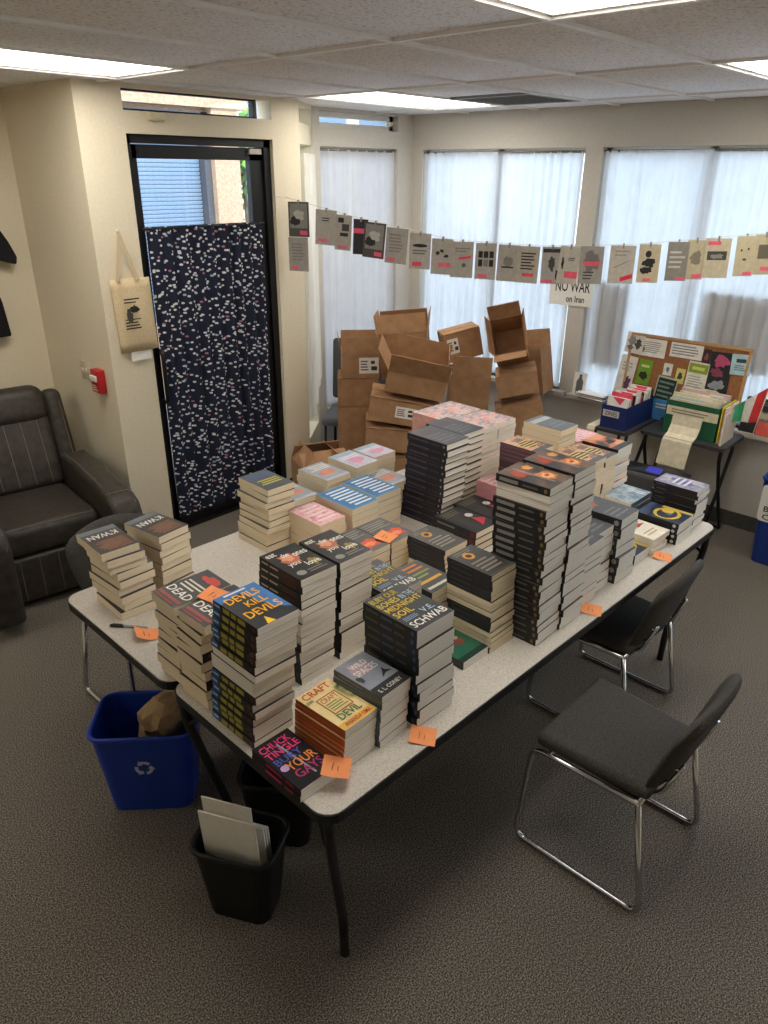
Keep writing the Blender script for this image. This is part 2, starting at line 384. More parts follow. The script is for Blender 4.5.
# transom above door
f = MB(); yb = YD+.05
f.box((1.02, yb, ZB), (1.05, yb+.04, ZC), BLACKM); f.box((DX0, yb, ZB), (1.05, yb+.04, ZB+.012), BLACKM); f.box((DX0, yb, ZC-.008), (1.05, yb+.04, ZC), BLACKM); f.box((DX0, yb, ZB), (DX0+.012, yb+.04, ZC), BLACKM)
o = struct(f.build('window_6')); o['label'] = 'low dark-framed transom window over the entrance door'
p = MB(); p.box((DX0, yb+.018, ZB), (1.05, yb+.022, ZC), GLASS); p.build('pane', o)
# door
dy = YD+.03
f = MB()
f.box((DX0, dy, 0), (DX0+.035, dy+.09, 2.40), BLACKM); f.box((DX1-.0, dy, 0), (DX1+.05, dy+.09, 2.40), BLACKM); f.box((DX0, dy, 2.355), (DX1+.05, dy+.09, 2.40), BLACKM); f.box((DX0, dy-.02, 0), (DX1+.05, dy+.09, .02), BLACKM)
door = struct(f.build('door_1')); door['label'] = 'black metal framed glass entrance door'
lf = MB(); lx0, lx1 = DX0+.035, DX1
lf.box((lx0, dy+.02, .02), (lx0+.04, dy+.065, 2.35), BLACKM); lf.box((lx1-.10, dy+.02, .02), (lx1, dy+.065, 2.35), BLACKM)
lf.box((lx0, dy+.02, 2.28), (lx1, dy+.065, 2.35), BLACKM); lf.box((lx0, dy+.02, .02), (lx1, dy+.065, .22), BLACKM)
leaf = lf.build('door_leaf', door)
p = MB(); p.box((lx0+.03, dy+.04, .2), (lx1-.09, dy+.045, 2.29), GLASS); p.build('pane', leaf)
p = MB(); p.tube(bend([(lx0+.02, dy+.02, 1.22), (lx0+.02, dy-.045, 1.22), (lx0+.02, dy-.045, .90), (lx0+.02, dy+.02, .90)], .03), .014, BLACKM); p.build('door_handle', leaf, smooth=True)
p = MB(); p.box((lx1-.11, dy+.0, 2.315), (lx1-.02, dy+.02, 2.345), M('#b9b3a4')); p.build('closer_plate', leaf)
o = rbox('door_sensor_box', (.09, .03, .042), M('#d3c7a8'), None, (.305, YD-.015, 2.487), bev=.006); tag(o, 'small cream sensor box on the beam over the door', 'sensor')

# ------------------------------------------------------------------ curtains
def drape(name, p0, p1, z1, z0, folds, amp, mat, label, group=None, seed=1, gather=1., uvs=False, bot=None):
    rn = random.Random(seed); nx = folds*8; nz = 14; p0 = Vector(p0); p1 = Vector(p1); d = p1-p0; nrm = Vector((-d.y, d.x)).normalized()
    ph = [rn.uniform(-.5, .5) for _ in range(folds+2)]; am = [rn.uniform(.5, 1.2) for _ in range(folds+2)]
    vs = []; fs = []; uvl = []
    for j in range(nz+1):
        t = j/nz
        for i in range(nx+1):
            s = i/nx; k = s*folds; ki = int(k); fr = k-ki; a = am[ki]*(1-fr)+am[ki+1]*fr; q = ph[ki]*(1-fr)+ph[ki+1]*fr
            sq = .5+(s-.5)*(1-(1-gather)*math.sin(t*math.pi*.6))
            off = amp*a*math.sin(2*math.pi*(k+q*.6))*(.45+.55*t)+amp*.25*math.sin(2*math.pi*3*k+seed)*(1-t)
            pt = p0+d*sq+nrm*off
            zb = z0 if bot is None else bot(s)
            vs.append((pt.x, pt.y, z1+(zb-z1)*t)); uvl.append((s*d.length*1.35, -t*(z1-z0)))
    for j in range(nz):
        for i in range(nx): a = j*(nx+1)+i; fs.append((a, a+1, a+nx+2, a+nx+1))
    me = bpy.data.meshes.new(name); me.from_pydata(vs, [], fs); me.materials.append(mat); me.polygons.foreach_set('use_smooth', [True]*len(fs))
    if uvs:
        ul = me.uv_layers.new(name='UVMap')
        for lp in me.loops: ul.data[lp.index].uv = uvl[lp.vertex_index]
    me.update(); o = link(name, me); tag(o, label, 'curtain', group); return o
cx = XW+.028
drape('sheer_curtain', (cx-.01, 2.875), (cx-.04, 2.14), 2.365, .70, 9, .026, SHEER, 'white sheer curtain panel nearest the room corner, in the left wide window', seed=3)
drape('sheer_curtain', (cx+.012, 2.18), (cx, 1.445), 2.365, .70, 9, .026, SHEER, 'white sheer curtain panel beside the pillar with the anti-war sign', seed=4)
drape('sheer_curtain', (cx-.01, 1.285), (cx-.045, .55), 2.365, .71, 8, .028, SHEER, 'white sheer curtain panel falling behind the corkboard and magazines', seed=8, gather=.97)
drape('sheer_curtain', (cx+.012, .60), (cx, -.145), 2.365, .71, 9, .028, SHEER, 'white sheer curtain panel behind the little tricolour flag', seed=6)
drape('sheer_curtain', (1.855, YW+.03), (2.665, YW+.03), 2.37, .45, 8, .026, SHEER, 'white sheer curtain of the tall narrow window behind the cartons', seed=7)
ca = am @ Vector((.05, -.03, 0)); cbv = am @ Vector((L-.12, -.03, 0))
drape('cream_curtain', (ca.x, ca.y), (cbv.x, cbv.y), 2.33, .62, 5, .022, SHEER2, 'gathered cream curtain hanging beside the door post', seed=9, bot=lambda s: .50+.25*s)
def rod(p0, p1, label):
    mb = MB(); mb.tube([p0, p1], .008, M('#8f8a84', metal=.6, rough=.4)); o = mb.build('curtain_rod', smooth=True); tag(o, label, 'curtain rod'); return o
rod((cx, W2[0], 2.362), (cx, W2[1], 2.362), 'thin grey curtain rod across the window left of the pillar')
rod((cx, W3[0], 2.362), (cx, W3[1], 2.362), 'thin grey curtain rod across the window over the corkboard')
rod((X1L, YW+.03, 2.367), (X1R, YW+.03, 2.367), 'thin grey curtain rod across the tall narrow window')
drape('leaf_print_curtain', (lx0+.02, dy-.014), (lx1-.06, dy-.014), 1.925, .10, 9, .024, LEAFCLOTH, 'navy half curtain with scattered pale leaf print on the door', seed=11, uvs=True)
mb = MB(); mb.tube([(lx0+.005, dy-.014, 1.915), (lx1-.04, dy-.014, 1.915)], .007, BLACKM); tag(mb.build('curtain_rod', smooth=True), 'black rod carrying the leaf print door curtain', 'curtain rod')
# sheets taped to the glass behind the right curtains
for (y0, y1, z0, z1, lb) in ((.98, 1.23, .93, 1.53, 'sheet taped to the window glass behind the curtain, left of the corkboard'), (-.02, .47, 1.05, 1.53, 'sheet taped to the window glass behind the curtain, above the flag')):
    mb = MB(); mb.box((XW+.060, y0, z0), (XW+.066, y1, z1), M('#b4afa8')); tag(mb.build('window_poster'), lb, 'poster')

# ------------------------------------------------------------------ ceiling lamps and vent
for (iu, iv), lb in {(1, -1): 'fluorescent ceiling panel cut by the picture edge above the right window', (1, 3): 'fluorescent ceiling panel beside the grey air vent', (-1, -1): 'fluorescent ceiling panel over the near side of the book tables', (-1, 3): 'fluorescent ceiling panel in front of the entrance door', (-3, 3): 'added unseen ceiling panel lighting the recliner alcove', (1, -5): 'added unseen ceiling panel brightening the near end beside the windows'}.items():
    x0, y0 = iu*F4, iv*F2; e = empty('ceiling_light', (x0+F4/2, y0+F2/2, H+.02)); tag(e, lb, 'ceiling light', 'recessed ceiling lights')
    b = MB(); a, c = F4/2-.012, F2/2-.012
    for lo, hi in (((-a, -c, -.018), (a, -c+.02, .03)), ((-a, c-.02, -.018), (a, c, .03)), ((-a, -c+.02, -.018), (-a+.02, c-.02, .03)), ((a-.02, -c+.02, -.018), (a, c-.02, .03))): b.box(lo, hi, GRID)
    b.box((-a, -c, .03), (a, c, .038), GRID); b.build('frame', e)
    b = MB(); b.box((-a+.02, -c+.02, -.012), (a-.02, c-.02, -.006), DIFFUSER); b.build('diffuser', e)
e = empty('ceiling_vent', (F4+F2*1.5, 2.5*F2, H)); tag(e, 'grey square air vent beside the lit ceiling panel', 'vent')
b = MB(); g = M('#8d8b88')
for lo, hi in (((-.29, -.29, -.006), (.29, -.25, .02)), ((-.29, .25, -.006), (.29, .29, .02)), ((-.29, -.25, -.006), (-.25, .25, .02)), ((.25, -.25, -.006), (.29, .25, .02))): b.box(lo, hi, g)
b.build('vent_frame', e)
sl = MB(); sl.box((-.25, -.012, -.002), (.25, .012, .001), M('#7d7b78'), Matrix.Rotation(R(35), 4, 'X')); sme = sl.mesh('slat')
for k in range(12): link('slat', sme, e, (0, -.23+k*.042, .004))

# ------------------------------------------------------------------ outside
STUCCO = Mnoise('stucco', [(.35, '#b8957a'), (.65, '#cbab90')], scale=40, rough=.9, bump=.6, dist=.01)
mb = MB(); mb.box((-8, 3.2, -.12), (22, 30, -.03), M('#8d8b88', rough=.9)); mb.box((3.05, -8, -.12), (22, 3.2, -.03), M('#8d8b88', rough=.9)); o = tag(mb.build('outside_pavement'), 'grey pavement and street seen through the door glass', 'pavement', kind='structure')
e = empty('neighbour_building', (3.0, 6.0, -.03)); tag(e, 'peach stucco neighbouring building with a blind-covered window', 'building')
mb = MB()
mb.box((-3, 0, 0), (-1.35, .3, 3.4), STUCCO); mb.box((-1.35, 0, 0), (0.03, .3, .7), STUCCO); mb.box((-1.35, 0, 2.80), (0.03, .3, 3.4), STUCCO); mb.build('wall', e)
mb = MB(); mb.box((-.03, -.12, 0), (.30, .3, 2.9), STUCCO); mb.build('column', e)
mb = MB(); mb.box((-3, -.14, 2.84), (.42, .3, 3.6), STUCCO); mb.build('soffit', e)
mb = MB(); mb.box((-.11, -.05, .7), (-.03, .06, 2.80), M('#5b5a60')); mb.box((-1.35, -.05, 2.72), (.03, .06, 2.80), M('#6f6e74')); mb.build('window_frame', e)
mb = MB(); mb.box((-1.35, .12, .7), (-.05, .16, 2.72), M('#6d7f96')); mb.build('window_backing', e)
sl = MB(); sl.box((-.62, -.002, -.016), (.58, .002, .016), M('#a9bdd6')); sme = sl.mesh('blind_slat')
for k in range(44): link('blind_slat', sme, e, (-.7, .05, .9+k*.041), (R(30), 0, 0))
mb = MB(); mb.box((-1.2, .02, .7), (-1.04, .03, 2.7), M('#9fc3ea')); mb.build('blind_tape', e)
# far row: wall, tree, red kerb, car
e = empty('street_tree', (6.1, 9.5, -.03)); tag(e, 'young green street tree beyond the neighbouring column', 'tree')
mb = MB(); mb.tube([(0, 0, 0), (.03, 0, 1.0), (0, .02, 2.2)], [.05, .04, .03], M('#5d4a38')); mb.build('trunk', e, smooth=True)
mb = MB(); rn = random.Random(5); gm = [M('#4f7a2c'), M('#6f9a3c'), M('#3c6322')]
for k in range(420):
    c = Vector((rn.gauss(0, .38), rn.gauss(0, .38), 2.35+rn.gauss(0, .3))); n = Vector((rn.gauss(0, 1), rn.gauss(0, 1), rn.gauss(0, 1))).normalized(); t = n.orthogonal().normalized()*.07; b_ = n.cross(t).normalized()*.05
    mb.add([c-t-b_, c+t-b_, c+t+b_, c-t+b_], [(0, 1, 2, 3)], gm[k % 3])
mb.build('foliage', e)['kind'] = 'stuff'
e = empty('far_shop', (8.5, 14, -.03)); tag(e, 'pale far building with blue-grey windows across the street', 'building')
mb = MB(); mb.box((-5, 0, 0), (9, .4, 4.6), M('#c9bfb0')); mb.build('wall', e)
for k in range(7):
    mb = MB(); mb.box((-4.6+k*1.9, -.03, 1.0), (-3.2+k*1.9, -.0, 4.3), M('#6f8199', rough=.2)); mb.build('window', e)
mb = MB(); mb.box((-5, -.5, .1), (9, -.05, .9), M('#7d3a34')); mb.build('brick_planter', e)
e = empty('parked_car', (6.3, 10.8, -.03)); tag(e, 'red and white parked car glimpsed through the door glass', 'car')
bodyp = [(-1.9, .3), (1.9, .3), (1.95, .75), (1.3, .9), (.8, 1.35), (-.9, 1.38), (-1.5, .95), (-1.9, .85)]
mb = MB(); mx = Matrix.Rotation(R(90), 4, 'X'); mb.prism(bodyp, -.8, .8, M('#b5343a', rough=.25), mx); mb.build('body', e)
mb = MB(); mb.prism([(-1.3, .95), (1.05, .95), (.72, 1.28), (-.85, 1.3)], -.81, .81, M('#2c3640', rough=.15), mx); mb.build('glazing', e)
for x in (-1.2, 1.2):
    for y in (-.72, .72):
        mb = MB(); mb.prism(ell(x, .32, .32, .32), y-.1, y+.1, M('#161616'), mx); mb.build('wheel', e)

# ------------------------------------------------------------------ folding tables
TX, TY, TA, ZTOP = -1.28203, -.36542, -.026318, .737
TM = Matrix.Translation((TX, TY, 0)) @ Matrix.Rotation(TA, 4, 'Z')
def tw(x, y, z=0): return TM @ Vector((x, y, z))
def folding_table(y0, label, inset=.03):
    e = empty('folding_table', tw(0, y0), (0, 0, TA)); tag(e, label, 'table', 'folding tables pushed side by side')
    a, b_ = 2.438, .760
    mb = MB(); mb.prism(rounded(.004, .004, a-.004, b_-.004, .055), ZTOP-.012, ZTOP, LAMINATE); mb.build('table_top', e)
    mb = MB(); mb.prism(rounded(0, 0, a, b_, .058), ZTOP-.032, ZTOP-.003, BLACKM); mb.build('edge_band', e)
    mb = MB(); mb.box((.09, .09, ZTOP-.075), (a-.09, .11, ZTOP-.032), BLACKM); mb.box((.09, b_-.11, ZTOP-.075), (a-.09, b_-.09, ZTOP-.032), BLACKM); mb.build('apron', e)
    for s, xx in ((1, inset), (-1, a-inset)):
        mb = MB()
        mb.tube([(xx+s*.05, .08, ZTOP-.05), (xx+s*.05, b_-.08, ZTOP-.05)], .014, BLACKM); mb.tube([(xx+s*.004, .045, .60), (xx+s*.05, .16, ZTOP-.05)], .008, BLACKM); mb.tube([(xx+s*.004, b_-.045, .60), (xx+s*.05, b_-.16, ZTOP-.05)], .008, BLACKM)
        mb.build('leg_brace', e, smooth=True)
        for t, yy in ((1, .03), (-1, b_-.03)):
            mb = MB(); mb.tube(bend([(xx, yy, ZTOP-.03), (xx+s*.005, yy, .60), (xx+s*.10, yy+t*.065, .17), (xx+s*.105, yy+t*.065, 0)], .05), .0155, BLACKM, 10)
            lg = mb.build('leg', e, smooth=True)
    return e
folding_table(0, 'white speckled folding table with bent black legs, on the stacking chairs side')
folding_table(.764, 'white speckled folding table nearer the recliner and door', .78)

# ------------------------------------------------------------------ books
KINDS = {
 # kind: cover, spine, pages, spine items (a0,a1,z0,z1 along the spine, 0 = head), description
 'kwan':  dict(c='#3b3b42', s='#5b4a3c', p=PG_CREAM, sp=[('b', .1, .5, .3, .7, '#b9a58c')]),
 'dead':  dict(c='#2f2b2b', s='#1c1a1a', p=PG_CREAM, sp=[('b', .1, .6, .3, .7, '#8c2a2a')]),
 'devil': dict(c='#23262c', s='#16181c', p=PG_WHITE, sp=[('b', 0, .17, 0, 1, '#2f5f9a'), ('b', .03, .15, .4, .62, '#c8d4e2'), ('b', .23, .38, .18, .82, '#a59a3e'), ('b', .42, .53, .18, .82, '#a59a3e'), ('b', .57, .74, .18, .82, '#a59a3e'), ('e', .92, .5, .035, .34, '#6e2f28')]),
 'eat':   dict(c='#1d1c1d', s='#171616', p=PG_WHITE, sp=[('b', .06, .22, .4, .62, '#b9b5ae'), ('b', .26, .46, .4, .62, '#b9b5ae'), ('b', .6, .86, .15, .85, '#43221f')]),
 'ylet':  dict(c='#4a4d50', s='#35373a', p=PG_CREAM, sp=[('b', .1, .5, .3, .7, '#a6a13c')]),
 'motley': dict(c='#2c2d30', s='#26272a', p=PG_CREAM, sp=[]),
 'pink':  dict(c='#efb9bb', s='#d99aa0', p=PG_CREAM, sp=[]),
 'blue':  dict(c='#4f86b3', s='#35638c', p=PG_CREAM, sp=[]),
 'grey':  dict(c='#9aa0a8', s='#7c828a', p=PG_CREAM, sp=[]),
 'pale':  dict(c='#c3bfd0', s='#a5a1b2', p=PG_CREAM, sp=[]),
 'hell':  dict(c='#4a4542', s='#2e2a28', p=PG_CREAM, sp=[('b', .1, .6, .3, .7, '#9a938c')]),
 'plum':  dict(c='#3d3b40', s='#1b171c', p=PG_WHITE, sp=[('b', .05, .55, .3, .62, '#4a404c'), ('b', .6, .84, .35, .6, '#3d3540'), ('e', .93, .5, .02, .2, '#8a8a88')], hard=True),
 'peach': dict(c='#e3b9ae', s='#cf9d92', p=PG_WHITE, sp=[]),
 'red':   dict(c='#34343a', s='#17171a', p=PG_CREAM, sp=[('b', .08, .5, .35, .62, '#6b6b70'), ('b', .86, .97, .15, .85, '#5e1f24')], hard=True),
 'orb':   dict(c='#3a3836', s='#26262a', p=PG_CREAM, sp=[('b', .1, .55, .4, .6, '#4a4a50'), ('b', .6, .9, .2, .8, '#332e33')]),
 'green': dict(c='#2f6b55', s='#1b2a26', p=PG_WHITE, sp=[('b', .7, .95, .2, .8, '#3a2e28')]),
 'bury':  dict(c='#2a2c2f', s='#1f2226', p=PG_WHITE, sp=[('b', .06, .3, .35, .65, '#55523c'), ('b', .34, .55, .35, .65, '#4c5566'), ('b', .6, .78, .35, .65, '#55523c'), ('e', .92, .5, .03, .3, '#3c5680')]),
 'craft': dict(c='#f0d79c', s='#b55c2c', p=PG_WHITE, sp=[('b', .05, .95, .42, .58, '#8e3f1a')]),
 'gays':  dict(c='#1e1c22', s='#17151a', p=PG_WHITE, sp=[('b', .3, .62, .3, .72, '#b02a58'), ('b', .7, .86, .3, .72, '#9c3040')]),
 'wild':  dict(c='#8f93a0', s='#5f6c78', p=PG_WHITE, sp=[('b', .1, .6, .35, .6, '#7d8994')]),
 'flame': dict(c='#4d4440', s='#17161a', p=PG_WHITE, sp=[('b', .07, .42, .25, .72, '#8a8984'), ('b', .5, .78, .32, .6, '#5d5a58'), ('e', .92, .5, .032, .30, '#7d6840'), ('b', .0, 1, .93, 1, '#34323a')]),
 'graf':  dict(c='#d8a58c', s='#4e3c40', p=PG_CREAM, sp=[('b', .0, 1, .2, .75, '#70505a')]),
 'slate': dict(c='#53555a', s='#222226', p=PG_WHITE, sp=[('e', .9, .5, .05, .3, '#8a8a8a')]),
 'ember': dict(c='#d07a4a', s='#1a1a1c', p=PG_WHITE, sp=[]),
 'ash':   dict(c='#6e7278', s='#60646a', p=PG_CREAM, sp=[]),
 'ivory': dict(c='#ece4d2', s='#ddd4c0', p=PG_WHITE, sp=[]),
 'ink':   dict(c='#26324a', s='#15161c', p=PG_WHITE, sp=[('e', .9, .5, .04, .32, '#c9c9c6')]),
 'violet': dict(c='#8d8a9c', s='#19181c', p=PG_WHITE, sp=[('b', .05, .28, .4, .62, '#5d5c62'), ('b', .3, .55, .0, 1, '#221822')]),
 'mist':  dict(c='#93a5b5', s='#5f7080', p=PG_CREAM, sp=[]),
}
def noisecover(k, stops, scale, vor=False): KINDS[k]['cm'] = Mnoise('cover_'+k, stops, scale=scale, rough=.4, detail=3, vor=vor)
noisecover('pink', [(.35, '#d97f94'), (.5, '#f0c3c3'), (.62, '#e49aa6')], 30)
noisecover('peach', [(.35, '#e79a8e'), (.48, '#ecc3b6'), (.56, '#8f8fa0'), (.66, '#eab5a4')], 16)
noisecover('flame', [(.38, '#3b3a3e'), (.5, '#5b4a42'), (.62, '#6e5a4c')], 14)
noisecover('graf', [(.35, '#cf8d6a'), (.5, '#e2b598'), (.62, '#8a6a5c')], 20)
noisecover('ember', [(.4, '#3a3a40'), (.5, '#d2703e'), (.6, '#e0a070')], 12)
noisecover('mist', [(.4, '#6d87a0'), (.55, '#b4bfc6'), (.65, '#7f95a8')], 22)
noisecover('violet', [(.4, '#9a9aa4'), (.5, '#77709a'), (.62, '#b6b4ba')], 16)
W_ = '#e6e2da'
TOPS = {
 'kwan': [('b', 0, .4, 1, 1, '#3a332f'), ('s', .5, .72, .45, .2, 3, '#5e4434'), ('l', .1, .52, .95, .95, 7, '#8a5638'), ('t', "K'WAN", .12, .24, .9, .42, W_), ('b', .0, 0, 1, .16, '#6d7076')],
 'dead': [('s', .55, .83, .34, .10, 5, '#c2453f'), ('t', 'DEAD', .06, .22, .95, .38, W_), ('l', .12, .42, .9, .66, 3, '#d9d2c4'), ('b', .05, .10, .95, .16, '#9c4a44'), ('b', .05, .03, .8, .07, '#8a3b37')],
 'devil': [('p', [(0, .8), (1, .97), (1, 1), (0, 1)], '#3c74b4'), ('p', [(.5, .95), (1, 1), (1, .12), (.72, .3), (.62, .6)], '#3c74b4'), ('b', .2, .93, .72, .965, W_), ('t', 'DEVILS', .1, .70, .86, .87, '#f2b21e'), ('t', 'KILL', .34, .49, .82, .64, '#f2b21e'), ('t', 'DEVILS', .1, .24, .92, .42, '#f2b21e'), ('p', [(.25, .0), (.35, .18), (.45, .0)], '#f2c52e')],
 'eat': [('s', .45, .62, .3, .2, 8, '#b86a4c'), ('s', .4, .66, .18, .12, 9, '#d99a78'), ('s', .78, .34, .16, .12, 10, '#8a7a3c'), ('t', 'eat', .05, .82, .3, .94, W_), ('t', 'the', .33, .70, .52, .82, W_), ('t', 'ones', .58, .62, .95, .73, W_), ('t', 'you', .2, .36, .5, .48, W_), ('t', 'love', .55, .26, .92, .4, W_), ('e', .22, .16, .12, .07, '#8d8c88'), ('l', .4, .08, .9, .2, 2, '#7d7b74')],
 'ylet': [('b', 0, .1, 1, .34, '#58606c'), ('l', .1, .45, .9, .75, 3, '#c9c046'), ('b', .1, .25, .9, .31, '#3b5a9a')],
 'motley': [('l', .08, .7, .9, .95, 2, '#d07a3c'), ('l', .08, .45, .9, .68, 2, '#8a9a4a'), ('l', .08, .25, .9, .42, 1, '#d0a03c'), ('l', .08, .05, .9, .2, 1, '#c9c4b8')],
 'blue': [('b', .06, .05, .94, .95, '#3d7ab0'), ('l', .08, .08, .92, .92, 7, '#dfe6ec')],
 'grey': [('s', .5, .6, .35, .2, 12, '#d98a72'), ('l', .06, .08, .94, .4, 4, '#e2ddd6'), ('b', 0, .9, 1, 1, '#b9bcc6')],
 'pale': [('s', .45, .6, .35, .25, 13, '#d99ab4'), ('b', 0, .0, 1, .2, '#9fb4c4'), ('l', .1, .25, .9, .45, 2, '#e8e4e8')],
 'hell': [('s', .55, .28, .42, .2, 14, '#d8553a'), ('s', .6, .26, .22, .1, 15, '#f08a5c'), ('l', .06, .6, .95, .92, 4, '#8d8780')],
 'plum': [('s', .4, .75, .3, .12, 16, '#5e4a4c'), ('l', .1, .1, .9, .6, 4, '#6d6a70')],
 'peach': [('l', .1, .1, .9, .3, 2, '#d8cfc6')],
 'red': [('p', [(.55, .12), (.98, .3), (.68, .48)], '#c23c44'), ('e', .75, .58, .12, .08, '#d9d6cf'), ('l', .1, .75, .8, .95, 3, '#7d7662'), ('b', .2, .3, .48, .7, '#4a4640')],
 'orb': [('e', .42, .74, .17, .12, '#c78a3e'), ('e', .42, .74, .09, .06, '#2e2c2c'), ('l', .12, .84, .9, .96, 2, '#7d7a72'), ('l', .12, .14, .9, .56, 4, '#8d8478'), ('b', .0, .0, 1, .06, '#55504a')],
 'green': [('s', .6, .45, .2, .12, 17, '#8a4a3a'), ('s', .65, .6, .12, .1, 18, '#c9b896'), ('b', .0, .0, 1, .12, '#1d3a30')],
 'bury': [('t', 'BURY OUR', .05, .83, .72, .95, '#b7a03a'), ('t', 'BONES', .05, .68, .56, .80, '#c9b24a'), ('t', 'IN THE', .62, .68, .95, .80, '#a9b9cc'), ('t', 'MIDNIGHT', .05, .53, .95, .65, '#d0b23c'), ('t', 'SOIL', .05, .37, .5, .50, '#d8b83a'), ('t', 'V.E.', .55, .24, .86, .35, '#a9b9cc'), ('t', 'SCHWAB', .06, .06, .95, .20, W_), ('l', .08, .24, .48, .33, 3, '#7d93b4')],
 'craft': [('b', .0, .0, 1, .14, '#e9b95c'), ('t', 'CRAFT', .08, .83, .86, .97, '#c8502a'), ('b', .22, .33, .8, .74, '#a8552c'), ('b', .25, .35, .77, .72, '#e8cf96'), ('t', 'CRAFT', .28, .6, .74, .7, '#b85a30'), ('l', .28, .38, .74, .58, 4, '#7d8a4a'), ('t', 'STORIES', .02, .74, .2, .80, '#3f7a4a'), ('t', 'I WROTE', .82, .4, .98, .8, '#4c7d48'), ('t', 'DEVIL', .2, .17, .82, .31, '#2f6b44'), ('t', 'ANANDA LIMA', .12, .03, .9, .11, '#b5482a')],
 'gays': [('t', 'CHUCK', .05, .80, .85, .93, '#f0478e'), ('t', 'TINGLE', .05, .65, .92, .78, '#f0478e'), ('t', 'BURY', .08, .50, .78, .62, '#5a62c4'), ('t', 'YOUR', .2, .32, .95, .48, '#f59a4a'), ('t', 'GAYS', .2, .15, .92, .30, '#b8407e'), ('p', [(.55, .1), (.6, .1), (.5, .85), (.46, .85)], '#9aa4c0'), ('e', .15, .42, .10, .06, '#c9a4d8')],
 'wild': [('b', 0, 0, 1, .24, '#2c2b2c'), ('s', .4, .7, .38, .2, 19, '#b59aa6'), ('t', 'WILD', .25, .74, .75, .86, W_), ('t', 'SPACES', .15, .56, .85, .70, W_), ('p', [(.55, .3), (.75, .36), (.95, .34), (.82, .42), (.8, .5), (.72, .42)], '#1d1c1e'), ('s', .12, .5, .08, .1, 20, '#3c424c'), ('t', 'S. L. CONEY', .1, .07, .85, .15, W_)],
 'flame': [('s', .66, .34, .28, .2, 21, '#c8763e'), ('s', .66, .34, .17, .12, 22, '#e0a266'), ('s', .66, .34, .08, .05, 23, '#8a3a30'), ('s', .3, .7, .26, .16, 24, '#a34a3a'), ('s', .75, .75, .14, .1, 25, '#d69a5a'), ('b', .42, .1, .5, .9, '#8a8078')],
 'graf': [('s', .5, .5, .42, .22, 26, '#5b4a44'), ('l', .1, .3, .9, .7, 4, '#e0cf86'), ('b', 0, 0, 1, .16, '#62666c')],
 'slate': [('s', .3, .78, .3, .16, 27, '#a06a50'), ('l', .1, .1, .9, .45, 3, '#7c7d80')],
 'ember': [('s', .6, .45, .25, .16, 28, '#2e2a2c'), ('b', 0, 0, 1, .2, '#43484c')],
 'ash': [('b', .0, .12, 1, .3, '#b9bcbe'), ('l', .1, .5, .9, .8, 2, '#8a8e94')],
 'ivory': [('s', .4, .68, .3, .12, 29, '#b5443c'), ('s', .62, .6, .25, .06, 30, '#a83a34'), ('l', .15, .15, .85, .35, 2, '#b9a98c')],
 'ink': [('e', .5, .45, .42, .3, '#d8b93a'), ('e', .5, .45, .34, .22, '#26324a'), ('e', .7, .5, .18, .14, '#e0c040'), ('b', 0, .85, 1, 1, '#3c4a6e'), ('b', .85, 0, 1, .7, '#c9b060'), ('s', .5, .4, .1, .08, 31, '#5a6a9a')],
 'violet': [('s', .6, .5, .3, .3, 32, '#6d649c'), ('l', .2, .3, .9, .7, 3, '#d8d6de')],
 'mist': [('l', .1, .1, .9, .3, 2, '#dfe6ea')],
 'pink': [('l', .12, .12, .9, .88, 5, '#f4d8d6')],
}
def ordinal(n):
    o_ = ['topmost', 'second', 'third', 'fourth', 'fifth', 'sixth', 'seventh', 'eighth', 'ninth', 'tenth', 'eleventh', 'twelfth', 'thirteenth', 'fourteenth', 'fifteenth', 'sixteenth', 'seventeenth', 'eighteenth', 'nineteenth', 'twentieth']
    return o_[n] if n < 20 else 'twenty-' + ['first', 'second', 'third', 'fourth', 'fifth', 'sixth'][n-20]
